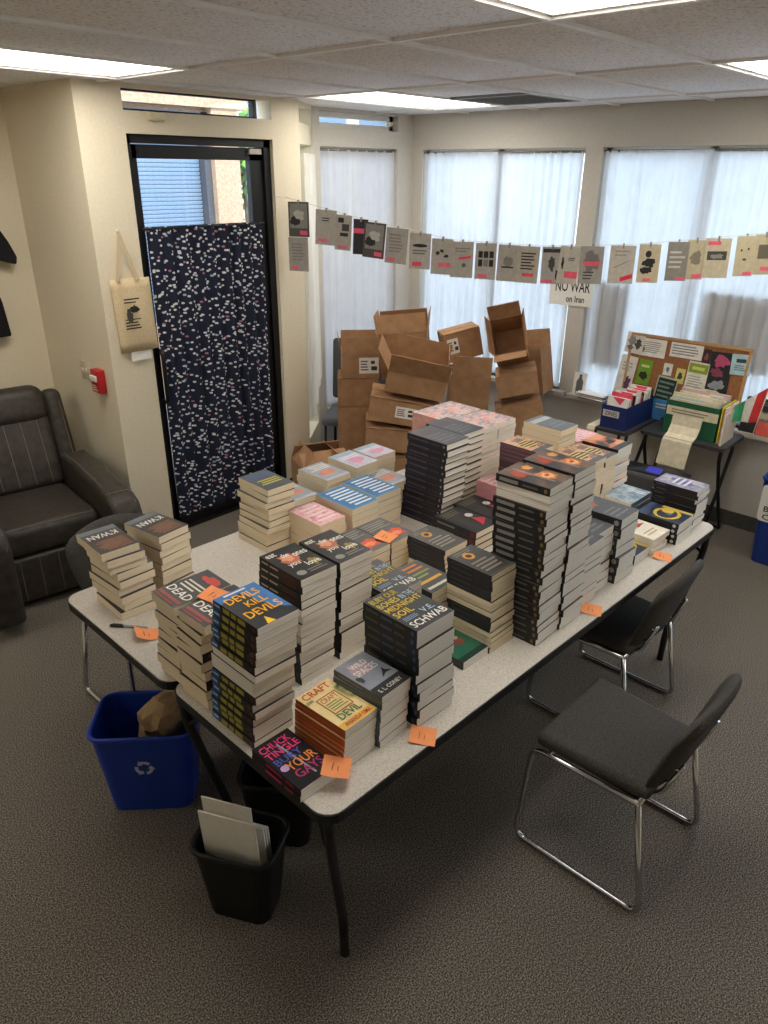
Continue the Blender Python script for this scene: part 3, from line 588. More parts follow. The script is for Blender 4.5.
# key, x0, y0, width, length, height, count, turn, kind, flipped (from top), jitter, lean (dx, dy at top), noun, stack phrase, individual count
STACKS = [
 ('A', .095, 1.215, .14, .205, .275, 9, 180, 'kwan', [], 1.6, (-.03, .012), 'thick cream-paged paperback', 'the two-stack corner pile nearest the pen', 99),
 ('B', .285, 1.285, .14, .205, .240, 8, 188, 'kwan', [], 1.0, (0, 0), 'cream-paged paperback', 'the pile behind the corner pile by the pen', 99),
 ('C1', .032, .725, .135, .205, .290, 9, -90, 'dead', [2, 5], 1.6, (.012, 0), 'dark-covered paperback', 'the DEAD pile beside the pen', 99),
 ('C2', .028, .586, .135, .205, .292, 9, -90, 'dead', [3, 6], 1.6, (.014, 0), 'dark-covered paperback', 'the DEAD pile touching the DEVILS pile', 99),
 ('D', .026, .345, .140, .205, .398, 16, 0, 'devil', [6, 7, 8], .8, (.032, -.018), 'blue and black yellow-lettered paperback', 'the DEVILS pile', 99),
 ('E1', .300, .466, .140, .208, .384, 15, 0, 'eat', [4, 5, 6, 7, 8], .9, (.018, -.008), 'black horror paperback', 'the love-story pile touching the DEVILS pile', 99),
 ('E2', .488, .480, .140, .205, .367, 14, 0, 'eat', [], .8, (0, 0), 'black horror paperback', 'the love-story pile beside the flame-cover pair', 99),
 ('F', .780, 1.262, .140, .205, .285, 10, 180, 'ylet', [], 1.6, (.015, -.01), 'cream-paged grey paperback', 'the yellow-lettered pile nearest the door curtain', 99),
 ('G', .900, 1.050, .140, .205, .160, 5, 180, 'pink', [], 1.0, (0, 0), 'pink-covered paperback', 'the low pink pile', 99),
 ('H1', 1.070, 1.040, .160, .235, .180, 6, 180, 'blue', [], .6, (0, 0), 'blue-covered paperback', 'the left blue pile beside the pink pile', 99),
 ('H2', 1.240, 1.060, .155, .230, .180, 6, 180, 'blue', [], .6, (0, 0), 'blue-covered paperback', 'the blue pile beside the tall black-spined pile', 99),
 ('I0', .960, 1.300, .145, .205, .165, 6, 180, 'grey', [], 1.2, (0, 0), 'grey-covered paperback', 'the pile behind the yellow-lettered one', 99),
 ('I1', 1.170, 1.315, .145, .205, .205, 7, 180, 'grey', [], 1.2, (0, 0), 'grey-covered paperback', 'the orange-blotched pile behind the blue ones', 99),
 ('I2', 1.360, 1.320, .145, .200, .215, 7, 180, 'pale', [], .8, (0, 0), 'pale lilac paperback', 'the lilac pile at the far table edge', 99),
 ('I3', 1.530, 1.365, .145, .160, .210, 7, 180, 'pale', [], .6, (0, 0), 'pale lilac paperback', 'the lilac pile closest to the cartons', 99),
 ('I4', 1.412, 1.145, .140, .195, .160, 5, 180, 'grey', [], .8, (0, 0), 'grey-covered paperback', 'the low grey pile behind the black-spined one', 99),
 ('J1', .862, .750, .142, .205, .150, 6, 0, 'hell', [], .5, (0, 0), 'dark flame-cover paperback', 'the red flame pile with an orange note', 99),
 ('J2', 1.010, .750, .142, .205, .150, 6, 0, 'hell', [], .5, (0, 0), 'dark flame-cover paperback', 'the red flame pile beside the black-spined pile', 99),
 ('K1', 1.475, .895, .155, .235, .410, 13, 0, 'plum', [], 1.0, (.02, -.02), 'thick black-spined hardback', 'the tall black-spined pile before the cartons', 99),
 ('K2', 1.695, .955, .155, .230, .390, 12, 0, 'plum', [], .8, (.0, 0), 'thick black hardback', 'the pile between black spines and peach covers', 99),
 ('La', 1.850, 1.205, .150, .205, .365, 14, 0, 'peach', [], .6, (0, 0), 'peach-covered paperback', 'the left peach pile in front of the cartons', 99),
 ('Lb', 2.006, 1.205, .150, .205, .362, 14, 0, 'peach', [], .6, (0, 0), 'peach-covered paperback', 'the right peach pile in front of the cartons', 99),
 ('Lc', 1.872, .985, .145, .205, .362, 14, 0, 'peach', [], .7, (0, 0), 'white-paged peach paperback', 'the peach pile beside the black hardbacks', 99),
 ('Ld', 2.022, .990, .145, .205, .358, 14, 0, 'peach', [], .7, (0, 0), 'white-paged peach paperback', 'the outermost peach pile near the graffiti covers', 99),
 ('M1', 1.405, .630, .160, .235, .100, 3, 0, 'red', [], .4, (0, 0), 'black hardback with red triangle', 'the low red-triangle pile', 99),
 ('M2', 1.572, .655, .155, .235, .100, 3, 0, 'red', [], .4, (0, 0), 'black hardback with red triangle', 'the half-hidden red-triangle pile', 99),
 ('M3', 1.740, .690, .122, .200, .170, 6, 0, 'pink', [], .8, (0, 0), 'pink-covered paperback', 'the low pile under the peach piles', 99),
 ('N1', 1.076, .516, .132, .195, .176, 9, 0, 'orb', [5, 6, 7], .6, (-.004, .01), 'thin dark paperback with orange ring', 'the shorter orange-ring pile', 99),
 ('N2', .870, .146, .130, .190, .301, 15, 0, 'orb', [5, 6, 7, 11, 12, 13], .8, (-.008, .01), 'thin dark paperback with orange ring', 'the taller orange-ring pile', 99),
 ('O', .732, .152, .132, .200, .031, 1, 0, 'green', [], 0, (0, 0), 'single green-covered paperback', 'the table beside the orange-ring pile', 99),
 ('P1', .425, .072, .157, .215, .341, 11, 0, 'bury', [], .9, (-.012, .01), 'thick dark gold-lettered book', 'the SCHWAB pile at the table edge', 99),
 ('P2', .640, .400, .155, .215, .215, 7, 0, 'bury', [], .4, (0, 0), 'thick dark gold-lettered book', 'the SCHWAB pile hidden behind its twin', 99),
 ('P3', .802, .350, .140, .200, .180, 6, 0, 'motley', [], .8, (0, 0), 'colour-lettered paperback', 'the pile wedged behind the SCHWAB piles', 99),
 ('Q', .144, .105, .126, .196, .140, 9, 3, 'craft', [], .5, (.006, -.004), 'orange-spined thin paperback', 'the CRAFT pile', 99),
 ('R', -.004, .099, .124, .208, .044, 2, 0, 'gays', [], .4, (0, 0), 'black paperback with pink lettering', 'the pair at the table corner', 99),
 ('S', .276, .098, .122, .188, .179, 8, 3, 'wild', [], .7, (.006, -.006), 'slim grey swirl-cover paperback', 'the SPACES pile', 99),
 ('T1', 1.010, .062, .142, .203, .593, 22, 2, 'flame', [1, 2], 1.0, (-.006, .008), 'black-spined flame-cover paperback', 'the tallest pile', 99),
 ('T2', 1.160, .056, .140, .203, .600, 22, 1, 'flame', [], 1.0, (-.008, .01), 'black-spined flame-cover paperback', 'the tall pile joined to the tallest', 99),
 ('T3', 1.315, .078, .132, .203, .265, 10, 0, 'slate', [2, 5], 1.0, (0, 0), 'slate grey paperback', 'the pile leaning on the tall flame pile', 99),
 ('Y0', 1.456, .104, .128, .203, .262, 7, 0, 'slate', [2], 1.2, (-.006, .008), 'thick slate grey paperback', 'the middle grey pile along the table edge', 99),
 ('Y1', 1.594, .072, .140, .210, .282, 7, 0, 'slate', [], 1.6, (-.006, .012), 'thick slate brown paperback', 'the grey-brown pile before the single blue book', 99),
 ('Z', 1.795, .095, .128, .200, .045, 1, 0, 'ink', [], 0, (0, 0), 'dark blue starry paperback', 'the table beside the ivory pile', 99),
 ('AA', 1.932, .088, .145, .195, .076, 3, 0, 'ivory', [], 1.4, (0, 0), 'ivory paperback with red bird', 'the low ivory pile', 99),
 ('BB', 2.100, .055, .152, .200, .100, 4, 0, 'ink', [], .4, (0, 0), 'black paperback with yellow ring', 'the low yellow-ring pile', 99),
 ('CC', 2.300, .074, .128, .208, .188, 9, 0, 'violet', [], .9, (0, 0), 'dark-spined violet-cover paperback', 'the violet pile at the table end', 99),
 ('DD', 2.130, .300, .140, .203, .110, 4, 90, 'mist', [], .8, (0, 0), 'pale blue paperback', 'the low blue pile behind the yellow rings', 99),
 ('V1', 1.962, .440, .136, .205, .313, 12, 0, 'graf', [], .9, (0, 0), 'graffiti-cover paperback', 'the graffiti pile beside the flame piles', 99),
 ('V2', 2.104, .440, .112, .205, .302, 12, 0, 'graf', [], .9, (0, 0), 'graffiti-cover paperback', 'the narrow graffiti pile in the middle', 99),
 ('W1', 2.228, .450, .140, .190, .313, 11, 0, 'ember', [], 1.4, (0, 0), 'orange ember-cover paperback', 'the ember pile at the far table end', 99),
 ('W2', 2.225, .655, .140, .190, .300, 11, 90, 'pink', [], .6, (0, 0), 'red-covered paperback', 'the pile hidden behind the ember covers', 99),
 ('X', 2.060, .662, .145, .210, .395, 12, 0, 'ash', [0, 1, 2, 3, 4, 5, 6, 7, 8, 9, 10, 11], 1.6, (0, 0), 'pale-edged ash grey book', 'the ash grey pile near the ZINES box', 99),
 ('U', 1.872, .660, .138, .205, .335, 16, 0, 'graf', [], .5, (0, 0), 'thin brown-spined graffiti-cover book', 'the striped-spine pile', 99),
]
VIS = {'A': 9, 'B': 8, 'C1': 9, 'C2': 9, 'D': 16, 'E1': 15, 'E2': 14, 'F': 10, 'G': 4, 'H1': 3, 'H2': 4, 'I0': 1, 'I1': 3, 'I2': 2, 'I3': 2, 'I4': 1, 'J1': 3, 'J2': 3, 'K1': 13, 'K2': 9, 'La': 1, 'Lb': 1, 'Lc': 5, 'Ld': 2, 'M1': 3, 'M2': 1, 'M3': 2, 'N1': 4, 'N2': 15, 'O': 1, 'P1': 11, 'P2': 2, 'P3': 1, 'Q': 9, 'R': 2, 'S': 8, 'T1': 22, 'T2': 22, 'T3': 8, 'Y0': 7, 'Y1': 7, 'Z': 1, 'AA': 3, 'BB': 4, 'CC': 6, 'DD': 1, 'V1': 1, 'V2': 1, 'W1': 7, 'W2': 1, 'X': 3, 'U': 4}   # individual count per stack, from the visibility count
PGM = {}
rest = MB()
BOOKBOX = []
def book_meshes(kind, w_, l_, t_):
    k = (kind, round(w_, 4), round(l_, 4), round(t_, 4))
    if k in PGM: return PGM[k]
    K = KINDS[kind]; cm = K.get('cm') or M(K['c'], rough=.38); sm = M(K['s'], rough=.45)
    th = .0020 if K.get('hard') else .00045; ov = .003 if K.get('hard') else -.0003
    a, b_ = w_/2, l_/2
    c = MB(); c.box((-a, -b_, t_-th), (a, b_, t_), cm); c.box((-a, -b_, 0), (a, b_, th), cm); c.box((-a, -b_, th), (-a+th, b_, t_-th), sm)
    # spine sheet laid proud so that its own colour shows on the back
    c.add([(-a-.0002, b_, 0), (-a-.0002, -b_, 0), (-a-.0002, -b_, t_), (-a-.0002, b_, t_)], [(0, 1, 2, 3)], sm)
    p = MB(); p.box((-a+th, -b_+ov, th), (a-ov, b_-ov, t_-th), K['p'])
    s = MB(); fn = lambda lift: (lambda u, v: (-a-.0002-lift, b_-u*l_, v*t_)); z = .0002
    for it in K['sp']:
        z += .0001
        if it[0] == 'b': put_poly(s, rect(it[1], it[3], it[2], it[4]), M(it[5]), fn(z))
        else: put_poly(s, ell(it[1], it[2], it[3], it[4], 10), M(it[5]), fn(z))
    PGM[k] = (c.mesh('book_cover'), p.mesh('page_block'), s.mesh('spine_print') if s.f else None, c, p); return PGM[k]
def put_book(key, kind, w_, l_, t_, mx, label, group, top, name='paperback_book'):
    cv, pg, sp, _, _ = book_meshes(kind, w_, l_, t_)
    o = link(name, cv); o.matrix_world = mx; tag(o, label, 'book', group)
    link('page_block', pg, o)
    if sp: link('spine_print', sp, o)['kind'] = 'stuff'
    if top and kind in TOPS:
        fn = lambda lift: (lambda u, v: (-w_/2+u*w_, -l_/2+v*l_, t_+lift))
        design(TOPS[kind], fn, o)
    return o
nbook = 0
for (key, x0, y0, w_, l_, h_, n_, turn, kind, flips, jit, lean, noun, phrase, _) in STACKS:
    swap = abs(turn) == 90
    fw, fd = (l_, w_) if swap else (w_, l_)
    rn = random.Random(key); th = [rn.uniform(.85, 1.15) if jit > .7 else 1 for _ in range(n_)]
    tavg = h_/n_; z = ZTOP+.0003; vis = VIS.get(key, 99)
    for i in range(n_):                       # i = 0 at the bottom
        fromtop = n_-1-i; t_ = tavg-.0003; fr = (i+.5)/n_
        ja = .0 if n_ == 1 else rn.uniform(-1, 1)*jit*1.3; jx = rn.uniform(-1, 1)*jit*.004; jy = rn.uniform(-1, 1)*jit*.005
        if key == 'A': jx += [.0, .002, -.002, .004, .012, .018, .010, .004, -.006][i]; ja += [0, 0, 2, 4, 3, 0, -3, -2, 0][i]
        c = tw(x0+fw/2+lean[0]*fr+jx, y0+fd/2+lean[1]*fr+jy, 0)
        flip = 180 if fromtop in flips else 0
        mx = Matrix.Translation((c.x, c.y, z)) @ Matrix.Rotation(TA+R(turn+flip+ja), 4, 'Z'); z += tavg
        BOOKBOX.append((key, fromtop, w_, l_, t_, [list(r_) for r_ in mx]))
        if fromtop < vis:
            if n_ == 1: lb = f'{noun} lying alone on {phrase}'
            else: lb = f'{noun}, {ordinal(fromtop)} in {phrase}' if fromtop == 0 else f'{noun}, {ordinal(fromtop)} from top in {phrase}'
            put_book(key, kind, w_, l_, t_, mx, lb, 'books in '+phrase, fromtop == 0, 'hardback_book' if KINDS[kind].get('hard') else 'paperback_book'); nbook += 1
        else:
            _, _, _, c_, p_ = book_meshes(kind, w_, l_, t_)
            for part in (c_, p_):
                for mt in part.mats:
                    ii = part.mats.index(mt); rest.add([mx @ Vector(v) for v in part.v], [f_ for f_, q in zip(part.f, part.mi) if q == ii], mt)
if rest.f:
    tag(rest.build('lower_books'), 'lower books almost hidden inside the piles on the tables', 'books', kind='stuff')
print('BOOKS', nbook)
TOPZ = {s[0]: (s[1], s[2], s[5]) for s in STACKS}

# sticky notes, pen
def note(x, y, z, rz, label, s=.076, curl=.008):
    mb = MB(); n = 6; vs = []
    for j in range(n+1):
        for i in range(2): vs.append(((i-.5)*s, (j/n-.5)*s, .0006+curl*(j/n)**2))
    vs += [(a, b_, c-.0005) for a, b_, c in vs[:2*(n+1)]]
    fs = [(2*j, 2*j+1, 2*j+3, 2*j+2) for j in range(n)]; mb.add(vs[:2*(n+1)], fs, ORANGE)
    o = mb.build('sticky_note', None, (*tw(x, y)[:2], z), (0, 0, TA+R(rz))); tag(o, label, 'sticky note', 'orange sticky notes')
    k = MB(); fn = lambda u, v: ((u-.5)*s, (v-.5)*s, .0012+curl*v*v)
    for q in range(2): k.tube([fn(.3+.04*j, .62-.2*q+.03*(j % 2)) for j in range(10-3*q)], .0006, INK, 4)
    k.build('handwriting', o); return o
def tl(px, py): v = TM.inverted() @ Vector((px, py, 0)); return v.x, v.y
for (wx, wy, rz, lb) in ((-.875, -.352, 35, 'orange sticky note overhanging the table edge in front of the SCHWAB pile'), (.082, -.372, 25, 'orange sticky note on the table edge beside the tall flame piles'), (.677, -.385, 20, 'orange sticky note on the table edge before the ivory pile')):
    a, b_ = tl(wx, wy); note(a, b_+.015, ZTOP, rz, lb)
a, b_ = tl(-1.144, .693); note(a-.01, b_, ZTOP, 70, 'curled orange sticky note lying beside the pen', curl=.03)
note(.115, .09, ZTOP+.0455, 40, 'orange sticky note on the pink-lettered corner books')
note(.165, .70, ZTOP+.2935, 20, 'orange sticky note on top of the DEAD piles')
note(1.03, .80, ZTOP+.152, 15, 'orange sticky note on the red flame covers')
a, b_ = tl(-1.21, .835); c, d_ = tl(-1.135, .735)
e = empty('marker_pen', (*tw((a+c)/2, (b_+d_)/2)[:2], ZTOP+.006), (0, 0, math.atan2(d_-b_, c-a)+TA)); tag(e, 'grey marker pen lying on the empty table corner', 'pen')
mb = MB(); mb.tube([(-.02, 0, 0), (.06, 0, 0), (.068, 0, 0), (.072, 0, 0)], [.0055, .0055, .003, .001], M('#8d8f92'), 10); mb.build('barrel', e, smooth=True)
mb = MB(); mb.tube([(-.07, 0, 0), (-.066, 0, 0), (-.02, 0, 0)], [.004, .006, .006], M('#2c2c2e'), 10); mb.box((-.06, -.002, .005), (-.025, .002, .008), M('#2c2c2e')); mb.build('cap', e, smooth=True)

# ------------------------------------------------------------------ chairs
def stack_chair(loc, rz, label):
    e = empty('stacking_chair', loc, (0, 0, rz)); tag(e, label, 'chair', 'dark upholstered sled-base chairs')
    for s in (-1, 1):
        x = s*.245; xs = s*.222
        mb = MB(); mb.tube(bend([(xs, -.165, .425), (x, -.245, .012), (x, .24, .012), (xs+s*.005, .215, .425), (xs, -.165, .425)], .045), .0105, CHROME, 10)
        mb.build('leg_frame', e, smooth=True)
    for yy in (-.165, .15):
        mb = MB(); mb.tube([(-.222, yy, .425), (.222, yy, .425)], .0115, CHROME, 10); mb.build('crossbar', e, smooth=True)
    def tp(v): return Vector((v.x*(1+.06*(v.y/.2)), v.y, v.z))
    rbox('seat', (.425, .40, .055), FABRIC, e, (0, .015, .452), (R(2), 0, 0), .024, 4, tp)
    rbox('seat_pan', (.38, .36, .014), BLACKP, e, (0, .015, .418), (R(2), 0, 0), .006, 2)
    # backrest: waisted pad, curved across, leaning back
    bm = bmesh.new(); nx, nz = 10, 10; grid = {}
    for side in (0, 1):
        for j in range(nz+1):
            t = j/nz; hw = .175+.045*math.sin(min(1, t*1.25)*math.pi/2)
            if t > .75: hw *= math.sqrt(max(.0, 1-((t-.75)/.29)**2))*.35+.65
            for i in range(nx+1):
                s = i/nx*2-1; edge = min(1, (1-abs(s))*5)*min(1, t*9)*min(1, (1-t)*9); q = .004+.018*math.sqrt(max(edge, 0))
                zz = .44+t*.36-.06*(s*s)*max(0, t-.7)/.3*.6
                yy = -.185-.105*t+.028*s*s + (-q if side else q)
                grid[side, j, i] = bm.verts.new((s*hw, yy, zz))
    for j in range(nz):
        for i in range(nx):
            bm.faces.new([grid[0, j, i], grid[0, j+1, i], grid[0, j+1, i+1], grid[0, j, i+1]]); bm.faces.new([grid[1, j, i], grid[1, j, i+1], grid[1, j+1, i+1], grid[1, j+1, i]])
    rim = [(0, i) for i in range(nx+1)] + [(j, nx) for j in range(1, nz+1)] + [(nz, i) for i in range(nx-1, -1, -1)] + [(j, 0) for j in range(nz-1, 0, -1)]
    for k in range(len(rim)):
        (j0, i0), (j1, i1) = rim[k], rim[(k+1) % len(rim)]; bm.faces.new([grid[0, j0, i0], grid[0, j1, i1], grid[1, j1, i1], grid[1, j0, i0]])
    for f_ in bm.faces: f_.smooth = True
    bmesh.ops.recalc_face_normals(bm, faces=list(bm.faces))
    me = bpy.data.meshes.new('backrest'); bm.to_mesh(me); bm.free(); me.materials.append(FABRIC); link('backrest', me, e)
    for s in (-1, 1):
        mb = MB(); mb.tube(bend([(s*.15, -.165, .425), (s*.15, -.205, .45), (s*.14, -.250, .58)], .03), .008, CHROME); 
        mb.tube([(s*.146, -.205, .5), (s*.146, -.232, .5)], .006, CHROME); mb.tube([(s*.143, -.212, .56), (s*.143, -.25, .56)], .006, CHROME); mb.build('back_support', e, smooth=True)
    return e
stack_chair((-.15, -.645, 0), R(0), 'dark grey sled-base chair standing clear of the table')
stack_chair((.535, -.255, 0), R(0), 'dark sled-base chair pushed half under the table')
stack_chair((-.835, 1.285, 0), R(180), 'dark sled-base chair between the table and the recliner')

# office chair behind the cartons
gp = CAM+E1*(-.24)+E2*5.66
e = empty('grey_side_chair', (gp.x, gp.y, 0), (0, 0, math.atan2(E1.y, E1.x)+R(172))); tag(e, 'grey upholstered chair half hidden behind the cartons', 'chair')
GF = Mnoise('grey_chair_fabric', [(.35, '#4c4b4c'), (.65, '#605f60')], scale=200, rough=.9, bump=.3)
rbox('seat', (.46, .44, .07), GF, e, (0, 0, .45), bev=.028); rbox('backrest', (.44, .06, .48), GF, e, (0, -.23, .77), (R(8), 0, 0), .028, 4)
for sx in (-.2, .2):
    for sy in (-.19, .19):
        mb = MB(); mb.tube([(sx, sy, .42), (sx*1.05, sy*1.08, 0)], .012, BLACKM); mb.build('leg', e, smooth=True)

# ------------------------------------------------------------------ recliner
e = empty('recliner', (-.70, 2.80, 0), (0, 0, R(-8))); tag(e, 'dark brown leather recliner with pale stitching in the alcove', 'recliner')
def soft(name, size, loc, rot=(0, 0, 0), bev=.05, taper=None): return rbox(name, size, LEATHER, e, loc, rot, bev, 5, taper)
soft('base', (.72, .80, .26), (0, .05, .19), bev=.02)
for s in (-1, 1):
    bm = bmesh.new(); prof = [(-.66, .06), (-.66, .50), (-.62, .575), (-.54, .605), (-.3, .625), (0, .64), (.2, .63), (.28, .60), (.28, .06)]
    xa = .08
    v0 = [bm.verts.new((-xa, y, z)) for y, z in prof]; v1 = [bm.verts.new((xa, y, z)) for y, z in prof]
    bm.faces.new(v0); bm.faces.new(v1[::-1])
    for i in range(len(prof)): j = (i+1) % len(prof); bm.faces.new([v0[i], v1[i], v1[j], v0[j]])
    bmesh.ops.recalc_face_normals(bm, faces=list(bm.faces)); bmesh.ops.bevel(bm, geom=list(bm.edges), offset=.032, segments=4, profile=.5, affect='EDGES', clamp_overlap=True)
    for f_ in bm.faces: f_.smooth = True
    me = bpy.data.meshes.new('arm'); bm.to_mesh(me); bm.free(); me.materials.append(LEATHER); arm = link('arm', me, e, (s*.342, 0, 0))
    st = MB()
    for xx in (-.055, .055): st.tube([(xx, -.655, .10), (xx, -.655, .50), (xx, -.615, .57), (xx, -.54, .600), (xx, -.3, .624), (xx, 0, .638), (xx, .2, .63)], .0022, STITCH, 5)
    st.tube([(-.075, -.53, .608), (.075, -.53, .608)], .0022, STITCH, 5); st.build('stitching', arm)
seat = soft('seat_cushion', (.53, .62, .17), (0, -.10, .385), (R(-2), 0, 0), .05)
st = MB(); st.tube([(-.24, -.400, .045), (.24, -.400, .045)], .0022, STITCH, 5); st.tube([(-.235, -.412+.02, .078), (.235, -.392, .078)], .002, STITCH, 5); o = st.build('stitching', seat, (0, .1, 0))
fp = soft('footrest_panel', (.53, .06, .27), (0, -.385, .175), bev=.022)
st = MB()
for k in range(-2, 3): st.tube([(k*.1, -.031, -.12), (k*.1, -.031, .12)], .0022, STITCH, 5)
st.build('stitching', fp)
# back: channelled lower panel + head pillow + side wings
lean = R(-20)
bk = empty('tmp'); bpy.data.objects.remove(bk)
chn = MB()
lower = soft('backrest', (.54, .15, .46), (0, .325, .64), (lean, 0, 0), .05)
st = MB()
for k in range(-2, 3): st.tube([(k*.095, -.076, -.2), (k*.095, -.078, 0), (k*.095, -.074, .2)], .0024, STITCH, 5)
st.build('stitching', lower)
soft('head_pillow', (.56, .19, .24), (0, .415, .905), (lean, 0, 0), .08)
for s in (-1, 1):
    wg = soft('back_wing', (.12, .19, .58), (s*.325, .395, .69), (lean, 0, 0), .05)
    st = MB(); st.tube([(s*.03, -.093, -.26), (s*.03, -.095, .2)], .0022, STITCH, 5); st.build('stitching', wg)
soft('back_shell', (.60, .10, .70), (0, .43, .60), (lean, 0, 0), .04)

# ------------------------------------------------------------------ bins
def tub(name, w0, d0, w1, d1, h, mat, loc, rz, r0=.05, t=.006, rim=True):
    """open tapered bin: outer wall, inner wall, floor"""
    e = empty(name, loc, (0, 0, rz)); mb = MB(); N = 24
    def ring(w, d, z, r): return [(x, y, z) for x, y in rounded(-w/2, -d/2, w/2, d/2, r, 5)]
    rs = [ring(w0, d0, 0, r0*.8), ring(w1, d1, h, r0), ring(w1-2*t, d1-2*t, h, r0-t), ring(w0-2*t, d0-2*t, .012, r0*.8-t)]
    n = len(rs[0]); vs = [v for rr in rs for v in rr]; fs = [tuple(range(n))[::-1], tuple(range(3*n, 4*n))]
    for k in range(3):
        for i in range(n): fs.append((k*n+i, k*n+(i+1) % n, (k+1)*n+(i+1) % n, (k+1)*n+i))
    mb.add(vs, fs, mat); mb.build('body', e)
    if rim:
        mb = MB(); mb.tube(ring(w1+.004, d1+.004, h-.003, r0), .008, mat, 8, True); mb.build('rim', e, smooth=True)
    return e
e = tub('recycling_bin', .30, .20, .37, .26, .375, BLUEP, (-1.18, .745, 0), R(-43), .05); tag(e, 'blue recycling bin with white arrows and crumpled brown paper', 'recycling bin')
# recycling arrows on the front face (local -Y side)
mb = MB(); WH = M('#c9d2e6'); th0 = math.atan2(.03, .375)
def fr(u, v): return (u, -.10-.03*(v/.375)-.0022, v)
for k in range(3):
    a0 = R(90+120*k); c_, s_ = math.cos, math.sin
    def P_(rad, ang): return (rad*c_(ang), .225+rad*s_(ang))
    for (a1, a2) in ((a0-R(48), a0+R(22)),):
        pts = []
        for q in range(5): pts.append(P_(.034, a1+(a2-a1)*q/4))
        inn = []
        for q in range(5): inn.append(P_(.021, a2+(a1-a2)*q/4))
        put_poly(mb, pts+inn, WH, fr)
        put_poly(mb, [P_(.042, a2), P_(.013, a2), P_(.028, a2+R(34))], WH, fr)
mb.build('recycling_symbol', e)
def crumple(name, loc, rad, mat, label, seed, sc=(1, 1, .7)):
    bm = bmesh.new(); bmesh.ops.create_icosphere(bm, subdivisions=3, radius=1); rn = random.Random(seed)
    dirs = [Vector((rn.gauss(0, 1), rn.gauss(0, 1), rn.gauss(0, 1))).normalized() for _ in range(26)]; am_ = [rn.uniform(-.5, .3) for _ in dirs]
    for v in bm.verts:
        d = v.co.normalized(); k = 1+sum(a*max(0, d.dot(q)-.6)*2.2 for a, q in zip(am_, dirs))+rn.uniform(-.13, .13)
        v.co = Vector((d.x*k*rad*sc[0], d.y*k*rad*sc[1], d.z*k*rad*sc[2]))
    me = bpy.data.meshes.new(name); bm.to_mesh(me); bm.free(); me.materials.append(mat); return tag(link(name, me, None, loc), label, 'paper')
KRAFT = M('#a98c68', rough=.85)
crumple('crumpled_paper', (-1.125, .70, .315), .125, KRAFT, 'crumpled brown kraft paper in the blue recycling bin', 3, (1.1, .75, 1.0))
e = tub('waste_bin', .21, .15, .27, .20, .30, BLACKP, (-1.24, .10, 0), R(-62), .05); tag(e, 'black waste bin filled with white envelopes', 'waste bin', 'black waste bins')
bx_, by_ = -1.24, .10
def envelope(off, tilt, w_, h_, label, t_=.004, lift=.0, side=0.):
    mx = Matrix.Translation((bx_, by_, .02+lift)) @ Matrix.Rotation(R(-64), 4, 'Z') @ Matrix.Translation((side, off, 0)) @ Matrix.Rotation(R(tilt), 4, 'X')
    mb = MB(); mb.box((-w_/2, -t_/2, 0), (w_/2, t_/2, h_), PAPER); mb.prism([(-w_/2, h_), (w_/2, h_), (w_/2-.01, h_-.05), (-w_/2+.01, h_-.05)], t_/2, t_/2+.0008, PAPER, Matrix.Rotation(R(90), 4, 'X'))
    o = mb.build('paper_envelope'); o.matrix_world = mx; tag(o, label, 'envelope', 'envelopes in the black waste bin')
envelope(-.04, 4, .19, .43, 'large white envelope in front in the black waste bin', .006)
envelope(-.028, 4, .165, .485, 'tallest white envelope in the black waste bin', .004)
for k in range(3): envelope(.012+.014*k, 5, .12, .36-.012*k, f'{ordinal(k+1)} smaller white envelope behind the tall one in the waste bin', .007, side=.035)
e = tub('waste_bin', .21, .15, .27, .20, .30, BLACKP, (-.965, .235, 0), R(-52), .05); tag(e, 'black empty waste bin in shadow under the table', 'waste bin', 'black waste bins')
# blue bottle bin by the right wall
e = tub('bottle_bin', .34, .30, .40, .36, .56, M('#1b3680', rough=.4), (2.60, -.44, 0), R(0), .06); tag(e, 'tall dark blue bin with a bottles and cans sign', 'recycling bin')
mb = MB(); mxs = -.175; 
def fs_(u, v): return (-.17-.03*(v/.56)-.003, .13-u*.28, v)
def fs_at(l_): return lambda u, v: (-.17-.03*((.29+v*.24)/.56)-.003-l_, .160-u*.29, .29+v*.24)
put_poly(mb, rounded(0, 0, 1, 1, .08, 3), PAPER, fs_at(0)); sg = mb.build('sign', e)
design([('s', .3, .74, .13, .17, 41, '#55585a'), ('e', .62, .76, .1, .16, '#6a6d70'), ('b', .2, .5, .8, .55, '#55585a'), ('t', 'BOTTLES', .1, .27, .9, .43, '#3c3e40'), ('t', 'CANS', .1, .05, .66, .21, '#3c3e40')], fs_at, sg, .0006)

